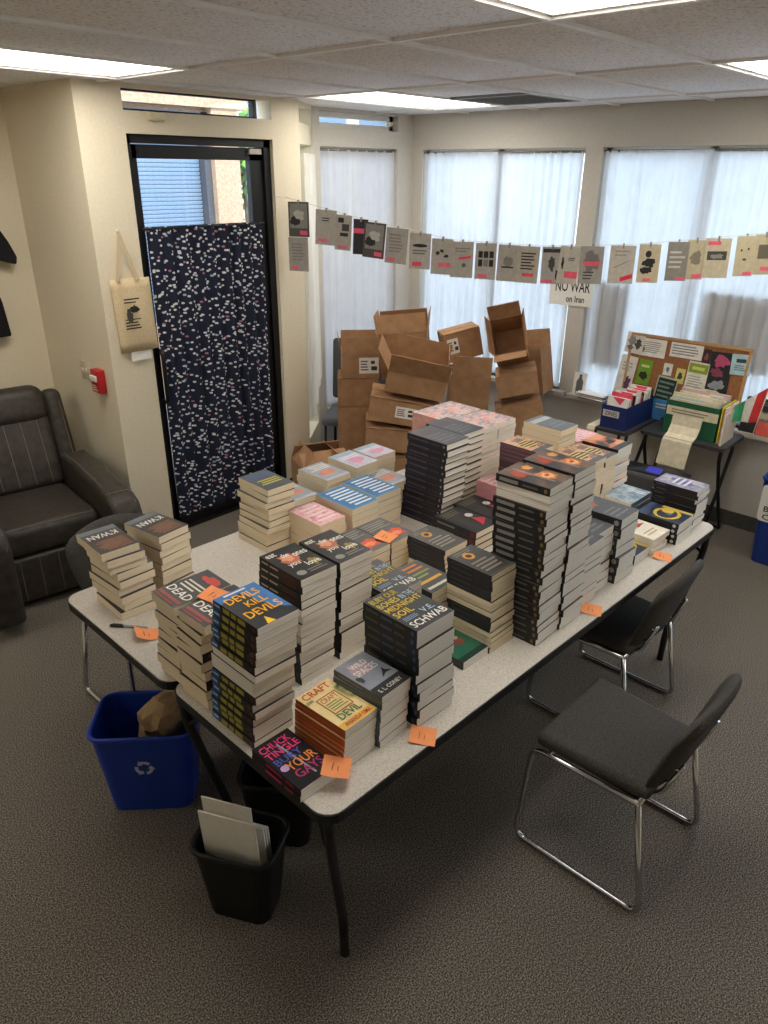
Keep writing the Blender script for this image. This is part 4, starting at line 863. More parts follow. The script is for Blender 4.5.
# ------------------------------------------------------------------ cartons
def carton(a, D, z, w_, d_, h_, label, rz=0, rx=0, ry=0, flaps=(0, 0, 0, 0), lab=None, t=.005):
    """a, D: position across / away along the pile; flaps: front, back, left, right opening angle (0 closed, 90 upright), None = torn off"""
    p = CAM+E1*a+E2*D
    e = empty('cardboard_carton', (p.x, p.y, z), Euler((R(rx), R(ry), math.atan2(E1.y, E1.x)+R(rz)), 'XYZ')); tag(e, label, 'carton', 'empty cartons piled behind the tables')
    x, y = w_/2, d_/2
    mb = MB(); mb.box((-x, -y, 0), (x, y, t), CARD)
    mb.box((-x, -y, t), (x, -y+t, h_), CARD); mb.box((-x, y-t, t), (x, y, h_), CARD); mb.box((-x, -y+t, t), (-x+t, y-t, h_), CARD); mb.box((x-t, -y+t, t), (x, y-t, h_), CARD)
    mb.build('body', e)
    fl_ = d_*.48
    for k, (ang, L_, hinge, rotz) in enumerate(((flaps[0], w_, (0, -y), 0), (flaps[1], w_, (0, y), 180), (flaps[2], d_-.004, (-x, 0), -90), (flaps[3], d_-.004, (x, 0), 90))):
        if ang is None: continue
        mb = MB(); q = min(fl_, (d_ if k < 2 else w_)*.48); mb.box((-L_/2+.002, .001, 0), (L_/2-.002, q, .0045), CARD)
        fo = mb.build('flap', e); fo.matrix_local = Matrix.Translation((hinge[0], hinge[1], (h_+(.001 if k > 1 else .006)) if ang < 30 else h_-.003)) @ Matrix.Rotation(R(rotz), 4, 'Z') @ Matrix.Rotation(R(ang), 4, 'X')
    mb = MB(); mb.box((-x-.0006, -.025, h_*.45), (-x, .025, h_), TAPE); mb.build('tape', e)
    if lab:
        u0, v0, u1, v1 = lab; fa = lambda l_: (lambda u, v: (-x+(u0+(u1-u0)*u)*w_, -y-.001-l_, (v0+(v1-v0)*v)*h_))
        mb = MB(); put_poly(mb, rect(0, 0, 1, 1), PAPER, fa(0)); lo = mb.build('shipping_label', e)
        design([('l', .08, .15, .5, .85, 4, '#55524e'), ('b', .62, .2, .92, .45, '#3a3836'), ('b', .6, .6, .8, .8, '#3a3836')], fa, lo, .0005)
    return e
# left column
carton(-.20, 5.25, 0, .28, .28, .35, 'lowest brown carton beside the grey chair', rz=2)
carton(-.20, 5.25, .362, .27, .28, .32, 'brown carton, second up beside the grey chair', rz=-2)
carton(-.20, 5.25, .695, .29, .28, .185, 'brown carton, third up beside the grey chair', rz=3)
carton(-.185, 5.25, .895, .26, .26, .165, 'open carton with white label topping the column by the grey chair', rz=6, flaps=(88, 95, 100, 84), lab=(.45, .2, .98, .88))
# centre column
carton(.11, 4.92, 0, .50, .36, .44, 'wide brown carton at the bottom of the middle column', rz=2)
carton(.105, 4.92, .475, .50, .35, .15, 'wide brown carton, second in the middle column', rz=2, ry=5)
carton(.115, 4.92, .672, .47, .34, .155, 'wide carton with white label in the middle column', rz=-1, ry=9, lab=(.38, .3, .68, .8))
carton(.20, 4.92, .885, .40, .32, .145, 'tilted open carton above the labelled one', rz=-3, ry=11, rx=6, flaps=(118, 92, 125, 80))
carton(.165, 5.50, .84, .36, .28, .33, 'carton tipped against the window at the top of the pile', rz=-6, ry=-6, flaps=(80, 70, 95, 100))
# right-middle column
carton(.62, 5.22, 0, .30, .32, .44, 'upright carton at the floor between the wide and leaning cartons', rz=-4)
carton(.59, 5.22, .452, .28, .31, .47, 'tall upright carton with its dark front flap standing up', rz=-2, ry=2, flaps=(91, 0, 0, 0))
carton(.57, 5.42, .99, .27, .18, .20, 'closed taped carton resting tilted on the narrow column', rz=12, ry=-13, lab=(.06, .3, .36, .85))
# right column
carton(1.0, 5.20, 0, .34, .34, .43, 'carton at the floor by the window sill end of the pile', rz=-6)
carton(1.02, 5.20, .49, .33, .32, .24, 'labelled carton leaning at the right of the pile', rz=-6, ry=-14, lab=(.02, .04, .3, .4))
carton(.965, 5.20, .80, .29, .30, .145, 'leaning carton under the open-mouthed one', rz=-8, ry=-13)
carton(.935, 5.47, 1.05, .23, .27, .25, 'open-mouthed carton tipped at the right top of the pile', rz=-10, ry=-14, rx=58, flaps=(128, 112, 100, 100))
carton(1.16, 5.52, .70, .20, .24, .34, 'small carton against the window at the right of the pile', rz=-30, ry=-10, flaps=(None, 90, 90, None))
# small tented carton near the table
carton(-.43, 4.62, 0, .32, .28, .46, 'open carton with tented flaps behind the far table edge', rz=24, flaps=(38, 52, 58, 45))

# ------------------------------------------------------------------ side tables with boxes
TT = M('#3b3a3c', rough=.5)
def side_table(x0, y0, x1, y1, z, label):
    e = empty('side_table', ((x0+x1)/2, (y0+y1)/2, 0)); tag(e, label, 'side table', 'small black side tables'); a, b_ = (x1-x0)/2, (y1-y0)/2
    mb = MB(); mb.prism(rounded(-a, -b_, a, b_, .04), z-.022, z, TT); mb.build('table_top', e)
    for s in (-1, 1):
        mb = MB(); mb.tube(bend([(-a*.7, s*(b_-.03), z-.022), (-a*.75, s*(b_-.03), z-.10), (-a*.2, s*(b_-.03), .35), (a*.8, s*(b_-.03), .012)], .06), .012, BLACKM); mb.build('leg', e, smooth=True)
        mb = MB(); mb.tube(bend([(a*.7, s*(b_-.05), z-.022), (a*.75, s*(b_-.05), z-.10), (a*.2, s*(b_-.05), .35), (-a*.8, s*(b_-.05), .012)], .06), .012, BLACKM); mb.build('leg', e, smooth=True)
    mb = MB(); mb.tube([(-a*.8, -b_+.05, .012), (-a*.8, b_-.05, .012)], .010, BLACKM); mb.tube([(a*.8, -b_+.03, .012), (a*.8, b_-.03, .012)], .010, BLACKM); mb.build('stretcher', e, smooth=True)
    return e
side_table(2.40, -.01, 2.79, .545, .68, 'black side table under the green file box')
side_table(2.26, .565, 2.79, .85, .68, 'black side table under the blue zine box')
def openbox(name, lo, hi, mat, t, label, cat, front=None):
    e = empty(name, ((lo[0]+hi[0])/2, (lo[1]+hi[1])/2, lo[2])); a, b_, h_ = (hi[0]-lo[0])/2, (hi[1]-lo[1])/2, hi[2]-lo[2]
    mb = MB(); mb.box((-a, -b_, 0), (a, b_, t), mat); mb.box((-a, -b_, t), (-a+t, b_, h_), mat); mb.box((a-t, -b_, t), (a, b_, h_), mat); mb.box((-a+t, -b_, t), (a-t, -b_+t, h_), mat); mb.box((-a+t, b_-t, t), (a-t, b_, h_), mat)
    mb.build('body', e); tag(e, label, cat); return e, a, b_, h_
e, a, b_, h_ = openbox('zine_box', (2.29, .60, .681), (2.72, .775, .835), NAVY, .005, 'long navy box labelled ZINES on the side table', 'box')
fa = lambda l_: (lambda u, v: (-a-.001-l_, b_-.012-u*.115, .078+v*.045))
mb = MB(); put_poly(mb, rect(0, 0, 1, 1), NEWS, fa(0)); lb = mb.build('label_card', e); design([('t', 'ZINES', .12, .2, .88, .82, '#55524e')], fa, lb)
for k in range(14):
    rn = random.Random(k+50); x = 2.322+k*.0272; hh = .18+rn.uniform(0, .035)
    mb = MB(); mt = [PAPER, NEWS, PAPER, M('#2a2a2e'), PAPER][k % 5] if k not in (2, 7) else M('#d8485a')
    mb.box((-.008, -.072, 0), (.008, .072, hh), mt); o = mb.build('zine_booklet', None, (x, .6875, .690), (0, R(rn.uniform(2, 10)), 0)); tag(o, f'{ordinal(k)} booklet from the ZINES label in the navy box' if k else 'booklet directly behind the ZINES label in the navy box', 'booklet', 'booklets in the zine box')
    q = MB(); rn2 = rn.uniform(.03, .06); put_poly(q, [(-.05, hh), (-.05+.09, hh), (-.02, hh-rn2)], M('#e8506a'), lambda u, v: (-.0086, u, v)); q.build('pink_tag', o)
e, a, b_, h_ = openbox('file_box', (2.48, .085, .681), (2.715, .425, .90), M('#1f5a3c', rough=.5), .006, 'dark green file box packed with folders', 'file box')
fa = lambda l_: (lambda u, v: (-a-.0015-l_, b_-.01-u*.33, .125+v*.06))
mb = MB(); put_poly(mb, rect(0, 0, 1, 1), M('#d9cfb4', rough=.8), fa(0)); lb = mb.build('label_strip', e); design([('l', .1, .2, .9, .8, 2, '#8a8270')], fa, lb)
fc = ['#d9cdb4', '#e8e2d4', '#b9c9c4', '#e0d2b0', '#d8b9b4', '#e6dfd0', '#efe8da', '#c9bfa6', '#e2d6bc']
for k in range(16):
    rn = random.Random(k+90); x = 2.497+k*.0132; mb = MB(); hh = .225+rn.uniform(-.01, .03); mb.box((-.004, -.155, 0), (.004, .155, hh), M(fc[k % 9])); mb.box((-.003, -.14+.02*k % .2, hh), (.003, -.06+.02*k % .2, hh+.012), M(fc[(k+3) % 9]))
    o = mb.build('file_folder', None, (x, .255, .69), (0, R(rn.uniform(-1, 1)), 0)); tag(o, f'{ordinal(k)} paper folder counted from the front panel of the green box' if k else 'paper folder against the front panel of the green box', 'folder', 'folders in the green file box')
for k, (c_, dx) in enumerate((('#d3c23a', 0), ('#e6e0d6', .02), ('#d8a9a4', -.02), ('#ddd6c8', -.035))):
    mb = MB(); mb.box((-.12, -.0045, 0), (.12, .0045, .235-.01*k), M(c_)); o = mb.build('file_folder', None, (2.60+dx, .072-.0115*k if k < 2 else .072-.0115*k, .681), (0, 0, R(2))); tag(o, ['yellow folder standing against the end of the green box', 'white folder next to the yellow one beside the green box', 'pinkish folder beside the green box', 'outermost cream folder beside the green box'][k], 'folder', 'folders beside the green file box')
# sheet hanging over the table edge
mb = MB(); n = 8; vs = []
prof = [(2.474, .815), (2.468, .75), (2.440, .70), (2.405, .684), (2.388, .665), (2.380, .61), (2.372, .55), (2.366, .50)]
for i, (x, z) in enumerate(prof): vs += [(x, .365+.02*i/7, z), (x, .175+.02*i/7, z)]
mb.add(vs, [(2*i, 2*i+1, 2*i+3, 2*i+2) for i in range(7)], M('#ddd2b8', rough=.8)); o = mb.build('flyer'); tag(o, 'cream flyer draped from the green box over the side table edge', 'flyer')
q = MB(); rn = random.Random(3)
for z, y0, y1 in ((.62, .33, .22), (.59, .335, .22)): put_poly(q, [(2.386-.004, y0, z), (2.386-.004, y1, z), (2.385-.004, y1, z-.006), (2.385-.004, y0, z-.006)], GREYINK, lambda u, v: None) if False else q.add([(2.384, y0, z), (2.384, y1, z), (2.383, y1, z-.006), (2.383, y0, z-.006)], [(0, 1, 2, 3)], GREYINK)
q.add([(2.3735, .31, .55), (2.3735, .23, .55), (2.3685, .23, .52), (2.3685, .31, .52)], [(0, 1, 2, 3)], M('#b9ae94')); q.build('print', o)
mb = MB(); vs = []
prof = [(2.60, .6845), (2.36, .6835), (2.255, .684), (2.245, .66), (2.24, .54)]
for i, (x, z) in enumerate(prof): vs += [(x, .845, z), (x, .785, z)]
mb.add(vs, [(2*i, 2*i+1, 2*i+3, 2*i+2) for i in range(4)], M('#d8ccb0', rough=.8)); o = mb.build('flyer'); tag(o, 'cream flyer hanging beside the navy zine box', 'flyer')
q = MB()
for k in range(5): q.add([(2.243-.0006*k-.0015, .84, .64-.018*k), (2.243-.0006*k-.0015, .80, .64-.018*k), (2.243-.0006*k-.0018, .80, .635-.018*k), (2.243-.0006*k-.0018, .84, .635-.018*k)], [(0, 1, 2, 3)], GREYINK)
q.build('print', o)
# blue flyer standing between the boxes
e = empty('blue_flyer', (2.70, .505, .681), (0, R(-8), 0)); tag(e, 'light blue flyer standing between the zine and file boxes', 'flyer')
mb = MB(); mb.box((-.002, -.09, 0), (.002, .09, .15), M('#4f93cf')); mb.build('sheet', e); design([('t', 'Coming', .1, .7, .6, .86, W_), ('t', 'Autumn', .1, .5, .6, .66, W_), ('s', .6, .15, .3, .14, 44, '#1d2a4a')] [2:] + [('l', .1, .55, .7, .85, 2, W_)], lambda l_: (lambda u, v: (-.0022-l_, .09-u*.18, v*.15)), e)

# printer/heater under the side tables
e = empty('air_purifier', (2.16, .29, 0), (0, 0, R(3))); tag(e, 'dark grey appliance with lit blue display under the side tables', 'appliance')
rbox('body', (.17, .42, .52), M('#4a4a4c', rough=.5), e, (.0, 0, .262), bev=.04, seg=4)
rbox('control_panel', (.10, .40, .012), M('#232326', rough=.3), e, (-.02, -.01, .530), (0, R(-12), 0), .005, 2)
mb = MB(); mb.box((-.11, -.04, .4515), (-.045, .05, .4535), Memit('blue_display', '#3030a8', .2), Matrix.Translation((.055, 0, .084)) @ Matrix.Translation((-.075, 0, .446)) @ Matrix.Rotation(R(-12), 4, 'Y') @ Matrix.Translation((.075, 0, -.446))); mb.build('display', e)
mb = MB(); mb.box((-.085, -.17, .4515), (-.078, -.163, .4535), Memit('status_light', '#dfe8ff', 2.0), Matrix.Translation((.055, 0, .084)) @ Matrix.Translation((-.075, 0, .446)) @ Matrix.Rotation(R(-12), 4, 'Y') @ Matrix.Translation((.075, 0, -.446))); mb.build('status_light', e)
sl = MB(); sl.box((-.004, -.17, -.004), (.0, .17, .004), M('#2a2a2c')); sme = sl.mesh('grille_slat')
for k in range(12): link('grille_slat', sme, e, (-.085, 0, .16+k*.02))

# corkboard
CORK = Mnoise('cork', [(.35, '#8a5a38'), (.65, '#9c6a44')], scale=90, rough=.9, detail=4, bump=.3)
e = empty('corkboard', (2.745, .462, .699), (0, R(6), R(1.5))); tag(e, 'wood-framed corkboard covered with flyers leaning against the window', 'corkboard')
bw, bh = .80, .53; WOOD = M('#b58a5c', rough=.55)
mb = MB(); mb.box((-.004, -bw/2+.012, .012), (.006, bw/2-.012, bh-.012), CORK); mb.build('cork_panel', e)
for nm, lo, hi in (('b', (-.012, -bw/2, 0), (.01, bw/2, .018)), ('t', (-.012, -bw/2, bh-.018), (.01, bw/2, bh)), ('l', (-.012, bw/2-.018, .018), (.01, bw/2, bh-.018)), ('r', (-.012, -bw/2, .018), (.01, -bw/2+.018, bh-.018))):
    mb = MB(); mb.box(lo, hi, WOOD); mb.build('frame_rail', e)
cork_m = Matrix.Translation((2.745, .462, .699)) @ Euler((0, R(6), R(1.5)), 'XYZ').to_matrix().to_4x4()
def pinned(u0, v0, u1, v1, tilt, colr, items, label, lift=.0):
    """u from the left end (towards +Y), v up, in metres"""
    w_, h_ = u1-u0, v1-v0; mx = cork_m @ Matrix.Translation((-.0075-lift, bw/2-(u0+u1)/2, (v0+v1)/2)) @ Matrix.Rotation(R(tilt), 4, 'X')
    mb = MB(); mb.box((-.0008, -w_/2, -h_/2), (.0008, w_/2, h_/2), M(colr, rough=.8)); o = mb.build('pinned_flyer'); o.matrix_world = mx; tag(o, label, 'flyer', 'flyers pinned on the corkboard')
    design(items, lambda l_: (lambda u, v: (-.0010-l_, w_/2-u*w_, -h_/2+v*h_)), o)
K_ = '#2c2b2c'
pinned(-.03, .39, .10, .53, 4, '#d5cfc6', [('s', .35, .6, .25, .25, 51, '#8d8984'), ('s', .7, .45, .2, .3, 52, '#4a4846'), ('s', .3, .25, .2, .12, 53, '#6a6864')], 'sketch flyer overlapping the upper left corkboard corner', .003)
pinned(.075, .385, .255, .505, 0, '#e4dfd8', [('l', .12, .2, .9, .85, 6, '#9a9590'), ('s', .1, .4, .1, .25, 54, '#4a4846')], 'white text flyer at the upper left of the corkboard')
pinned(.285, .41, .50, .505, 0, '#e4dfd8', [('l', .06, .15, .94, .9, 4, '#8d8984')], 'wide white calendar sheet at the top centre of the corkboard')
pinned(.505, .40, .555, .49, 0, '#3a2a2c', [('s', .5, .45, .3, .3, 55, '#8a4a4c')], 'small dark card between calendar and magenta poster')
pinned(.56, .22, .70, .485, -2, '#26262a', [('s', .5, .78, .4, .16, 56, '#b04a6e'), ('s', .4, .5, .35, .12, 57, '#7d3a4c'), ('s', .5, .2, .4, .14, 58, '#8d9298')], 'dark magenta poster at the right of the corkboard')
pinned(.69, .36, .81, .49, -4, '#a9c4cc', [('b', .25, .6, .75, .78, '#2c3c44'), ('l', .2, .2, .8, .5, 3, '#5a7078')], 'pale blue flyer overhanging the upper right corkboard corner', .003)
pinned(-.05, .10, .07, .37, 5, '#d9d4cc', [('s', .7, .3, .2, .2, 59, '#5a3a58'), ('l', .2, .6, .8, .85, 3, '#a9a49c')], 'white flyer hanging off the left corkboard frame', .003)
pinned(.09, .19, .185, .36, 2, '#6f9a2c', [('s', .5, .35, .35, .2, 60, '#1d2414'), ('b', .2, .7, .8, .8, '#c9d48a')], 'bright green flyer on the corkboard')
pinned(.265, .28, .325, .36, 0, '#dcd8d2', [('s', .5, .5, .22, .25, 61, '#6a6a80')], 'small white card with a dark figure on the corkboard')
pinned(.355, .24, .415, .34, 2, '#d9cf7a', [('s', .5, .5, .28, .3, 62, '#4a3a2c')], 'small yellow card on the corkboard')
pinned(.235, .03, .375, .27, 4, '#a9b9a4', [('b', .06, .05, .94, .95, '#20282a'), ('l', .12, .12, .88, .9, 6, '#6d8a7c')], 'black chalk-style poster with pale border on the corkboard')
pinned(.425, .14, .56, .40, 2, '#dcd8cc', [('b', .04, .72, .96, .96, '#8a9a2c'), ('l', .12, .08, .9, .66, 9, '#a5a098'), ('b', .2, .8, .8, .88, '#c9d27a')], 'white flyer with olive green header on the corkboard')
pinned(.555, .12, .67, .215, -3, '#cfcac4', [('l', .1, .1, .9, .9, 4, '#8d8984')], 'grey text slip under the magenta poster')
pinned(.655, .16, .70, .205, 0, '#e0765c', [], 'little salmon slip on the lower right of the corkboard')

# flag, sill items
e = empty('desk_flag', (2.60, -.085, .682)); tag(e, 'small green white and red flag on a stick by the file box', 'flag')
mb = MB(); mb.tube([(.03, .0, 0), (.02, -.045, .385)], .003, M('#d9d2c0')); mb.build('pole', e, smooth=True)
pt, pb_, ft, fb = Vector((.02, -.044, .375)), Vector((.026, -.018, .145)), Vector((-.01, .125, .225)), Vector((-.01, .125, .125))
for b3, (colr, nm) in enumerate((('#d43a3c', 'red_stripe'), ('#e8e2d8', 'white_stripe'), ('#3f9a6c', 'green_stripe'))):
    mb = MB(); vs = []
    for q in range(7):
        mm = (b3+q/6)/3
        for tt in range(5):
            p = pt.lerp(ft, mm).lerp(pb_.lerp(fb, mm), tt/4); vs.append(p+Vector((.012*math.sin(mm*9+tt*.5), 0, 0)))
    mb.add(vs, [(5*q+t_, 5*q+t_+1, 5*q+t_+6, 5*q+t_+5) for q in range(6) for t_ in range(4)], M(colr, rough=.85)); mb.build(nm, e, smooth=True)
e = empty('sill_poster', (2.825, -.075, .691), (0, R(14), 0)); tag(e, 'dark framed picture standing on the window sill by the flag', 'poster')
mb = MB(); mb.box((-.003, -.13, 0), (.003, .13, .23), M('#2c2c30')); mb.build('sheet', e); design([('s', .5, .5, .3, .2, 63, '#7d7a72'), ('s', .5, .52, .18, .1, 64, '#b9b09c'), ('l', .1, .8, .9, .92, 2, '#6a6862')], lambda l_: (lambda u, v: (-.0032-l_, .13-u*.26, v*.23)), e)
mb = MB(); mb.box((-.0008, -.045, 0), (.0008, .045, .09), M('#ef6a5c')); o = mb.build('salmon_card', None, (2.806, -.10, .6905), (0, R(8), 0)); tag(o, 'salmon pink card leaning on the dark sill picture', 'card')
mb = MB(); mb.box((-.0008, -.07, 0), (.0008, .07, .2), PAPER); o = mb.build('white_card', None, (2.835, -.30, .6905), (0, R(12), 0)); tag(o, 'white card standing on the sill past the dark picture', 'card')
for k in range(6):
    rn = random.Random(k+200); mb = MB(); mb.box((-.075, -.11, 0), (.075, .11, .006), [M('#6a6660'), PAPER, M('#8d8880'), NEWS, M('#55524e'), PAPER][k])
    o = mb.build('magazine', None, (2.855+rn.uniform(-.006, .006), 1.12+rn.uniform(-.02, .02), .6905+k*.0065), (0, 0, R(rn.uniform(-6, 6)))); tag(o, f'thin magazine, {ordinal(5-k)} in the pile on the window sill', 'magazine', 'magazines on the window sill')
e = empty('picture_card', (2.83, 1.245, .691), (0, R(8), R(6))); tag(e, 'small upright card with a grey bottle picture on the sill', 'card')
mb = MB(); mb.box((-.0015, -.05, 0), (.0015, .05, .17), PAPER); mb.build('sheet', e); design([('p', [(.25, .08), (.75, .08), (.78, .6), (.62, .78), (.62, .92), (.4, .92), (.4, .78), (.24, .6)], '#6a6c74')], lambda l_: (lambda u, v: (-.0018-l_, .05-u*.1, v*.17)), e)

# ------------------------------------------------------------------ wall items
e = empty('tote_bag', (.03, YD-.012, 1.25)); tag(e, 'cream canvas tote bag with black print hanging by the door', 'bag')
CANVAS = Mnoise('canvas', [(.3, '#cdb893'), (.7, '#dcc8a4')], scale=120, rough=.95, bump=.3)
bm = bmesh.new(); g0 = {}
for sd in (0, 1):
    for j in range(9):
        for i in range(9):
            u, v = i/8, j/8; bulge = .022*math.sin(math.pi*u)*math.sin(math.pi*min(1, v*1.1+.1)); x = -.11+.225*u+.012*(1-v)*(u-.5)-(.02*(v) if i == 0 else 0)
            g0[sd, j, i] = bm.verts.new((x, -.004-bulge if sd == 0 else .006, .0+.41*v+.02*(u-.5)*0))
for j in range(8):
    for i in range(8):
        bm.faces.new([g0[0, j, i], g0[0, j, i+1], g0[0, j+1, i+1], g0[0, j+1, i]]); bm.faces.new([g0[1, j, i], g0[1, j+1, i], g0[1, j+1, i+1], g0[1, j, i+1]])
for a0, a1 in [((0, i), (0, i+1)) for i in range(8)] + [((j, 8), (j+1, 8)) for j in range(8)] + [((8, i+1), (8, i)) for i in range(8)] + [((j+1, 0), (j, 0)) for j in range(8)]:
    bm.faces.new([g0[0, a0[0], a0[1]], g0[1, a0[0], a0[1]], g0[1, a1[0], a1[1]], g0[0, a1[0], a1[1]]])
bmesh.ops.recalc_face_normals(bm, faces=list(bm.faces))
for f_ in bm.faces: f_.smooth = True
me = bpy.data.meshes.new('body'); bm.to_mesh(me); bm.free(); me.materials.append(CANVAS); link('body', me, e)
for (xa, sgn) in ((-.085, 0), (.035, 1)):
    mb = MB(); p0 = Vector((xa, -.012, .40)); p1 = Vector((-.045, -.018, .66)); dd = (p1-p0).normalized(); sd = Vector((dd.z, 0, -dd.x))*.012
    mb.add([p0-sd, p0+sd, p1+sd*.6, p1-sd*.6], [(0, 1, 2, 3)], CANVAS); mb.add([v+Vector((0, .002, 0)) for v in (p0-sd, p1-sd*.6, p1+sd*.6, p0+sd)], [(0, 1, 2, 3)], CANVAS); mb.build('handle', e)
design([('l', .1, .78, .95, .95, 2, K_), ('s', .6, .62, .3, .13, 70, K_), ('s', .3, .45, .22, .2, 71, '#4a4640'), ('l', .05, .05, .95, .3, 3, K_), ('b', .05, .33, .9, .36, K_)], lambda l_: (lambda u, v: (-.085+u*.115, -.031-l_+.008*(u-.5)**2*4, .12+v*.20)), e)
mb = MB(); mb.box((-.06, -.004, -.055), (.07, -.002, .03), PAPER); mb.build('paper_insert', e)
mb = MB(); mb.tube([(-.015, YD, 1.915), (-.015, YD-.03, 1.912), (-.015, YD-.032, 1.925)], .004, WHITEM); tag(mb.build('wall_hook', smooth=True), 'small hook holding the canvas tote bag', 'hook')
e = empty('light_switch', (XA, 2.99, 1.105), (0, 0, R(180))); tag(e, 'cream double light switch plate beside the red alarm', 'light switch')
rbox('plate', (.008, .115, .115), M('#c9bda4'), e, (.004, 0, 0), bev=.003, seg=2)
for s in (-1, 1): rbox('toggle', (.014, .012, .026), M('#ded4be'), e, (.011, s*.025, 0), (0, R(12), 0), .003, 2)
e = empty('fire_alarm_pull', (XA, 2.80, 1.075), (0, 0, R(180))); tag(e, 'red fire alarm pull station on the alcove wall', 'fire alarm')
RED = M('#b8242c', rough=.35)
rbox('body', (.05, .095, .14), RED, e, (.025, 0, 0), bev=.008, seg=3); rbox('pull_handle', (.014, .07, .035), M('#d9d4cc'), e, (.055, 0, .02), bev=.004, seg=2)
mb = MB(); fa = lambda l_: (lambda u, v: (.0505+l_, -.04+u*.08, -.062+v*.05)); design([('l', .1, .1, .9, .9, 3, '#e6dcd6')], fa, e)
# black jacket on the alcove wall
e = empty('hanging_shirt', (-.65, YA-.03, 1.28)); tag(e, 'black short-sleeved shirt hanging on the alcove wall', 'shirt')
JK = M('#14141a', rough=.9, bump=.3, scale=60)
def lump(name, prof, dep, par):
    bm = bmesh.new(); f0 = [bm.verts.new((x, -dep, z)) for x, z in prof]; b0 = [bm.verts.new((x, .025, z)) for x, z in prof]
    bm.faces.new(f0); bm.faces.new(b0[::-1])
    for i in range(len(prof)): j = (i+1) % len(prof); bm.faces.new([f0[i], b0[i], b0[j], f0[j]])
    bmesh.ops.recalc_face_normals(bm, faces=list(bm.faces)); bmesh.ops.bevel(bm, geom=list(bm.edges), offset=.012, segments=2, profile=.5, affect='EDGES', clamp_overlap=True)
    me = bpy.data.meshes.new(name); bm.to_mesh(me); bm.free(); me.materials.append(JK); return link(name, me, par)
lump('body', [(-.25, 0), (.27, 0), (.255, .2), (.21, .42), (.26, .62), (.14, .76), (.06, .80), (-.06, .80), (-.14, .76), (-.26, .62), (-.21, .42)], .05, e)
lump('sleeve', [(.20, .66), (.27, .70), (.35, .55), (.385, .46), (.375, .415), (.30, .44), (.22, .47)], .065, e)
lump('sleeve', [(-.20, .66), (-.27, .70), (-.35, .55), (-.385, .46), (-.375, .415), (-.30, .44), (-.22, .47)], .065, e)
mb = MB(); mb.tube([(0, .02, .80), (0, -.01, .84), (0, -.02, .86)], .005, CHROME); mb.build('hanger_hook', e, smooth=True)

# NO WAR sign on the pillar
e = empty('protest_sign', (XW-.006, 1.415, 1.333), (R(-2), 0, 0)); tag(e, 'white NO WAR paper sign taped to the pillar between windows', 'sign')
mb = MB(); mb.box((-.0012, -.178, 0), (.0012, .178, .27), PAPER); mb.build('sheet', e)
design([('t', 'NO WAR', .14, .36, .93, .66, K_), ('t', 'on Iran', .40, .09, .82, .27, '#3c3a38')], lambda l_: (lambda u, v: (-.0014-l_, .178-u*.356, v*.27)), e)

# ------------------------------------------------------------------ zine line
P0 = Vector((1.20, 2.642, 2.068)); knots = [((1.200, 2.642), 2.068), ((1.399, 2.225), 1.964), ((1.683, 1.628), 1.842), ((1.925, 1.120), 1.824), ((2.164, .618), 1.854), ((2.45, .018), 1.934), ((2.72, -.55), 2.03)]
def line_at(s):
    """s = world Y"""
    for (a, za), (b2, zb) in zip(knots, knots[1:]):
        if b2[1] <= s <= a[1]:
            t = (a[1]-s)/(a[1]-b2[1]); return Vector((a[0]+(b2[0]-a[0])*t, s, za+(zb-za)*t))
    return Vector((knots[-1][0][0], knots[-1][0][1], knots[-1][1]))
mb = MB(); ys = [2.64-(2.64+.55)*k/40 for k in range(41)]; mb.tube([line_at(y) for y in ys], .0018, M('#d9d2c4'), 5); mb.tube([(1.20, 2.642, 2.068), (1.165, 2.648, 2.075), (1.13, 2.648, 2.066)], .0018, M('#d9d2c4'), 5)
tag(mb.build('hanging_string', smooth=True), 'thin string stretched across the windows carrying booklets', 'string')
tdir = (Vector((2.45, .018, 0))-Vector((1.2, 2.642, 0))).normalized()
def px_to_y(px):   # measured positions of the booklets along the line
    tab = [(285, 2.642), (352, 2.225), (452, 1.628), (543, 1.12), (640, .618), (768, .018), (860, -.40)]
    for (a, ya), (b2, yb) in zip(tab, tab[1:]):
        if a <= px <= b2: return ya+(yb-ya)*(px-a)/(b2-a)
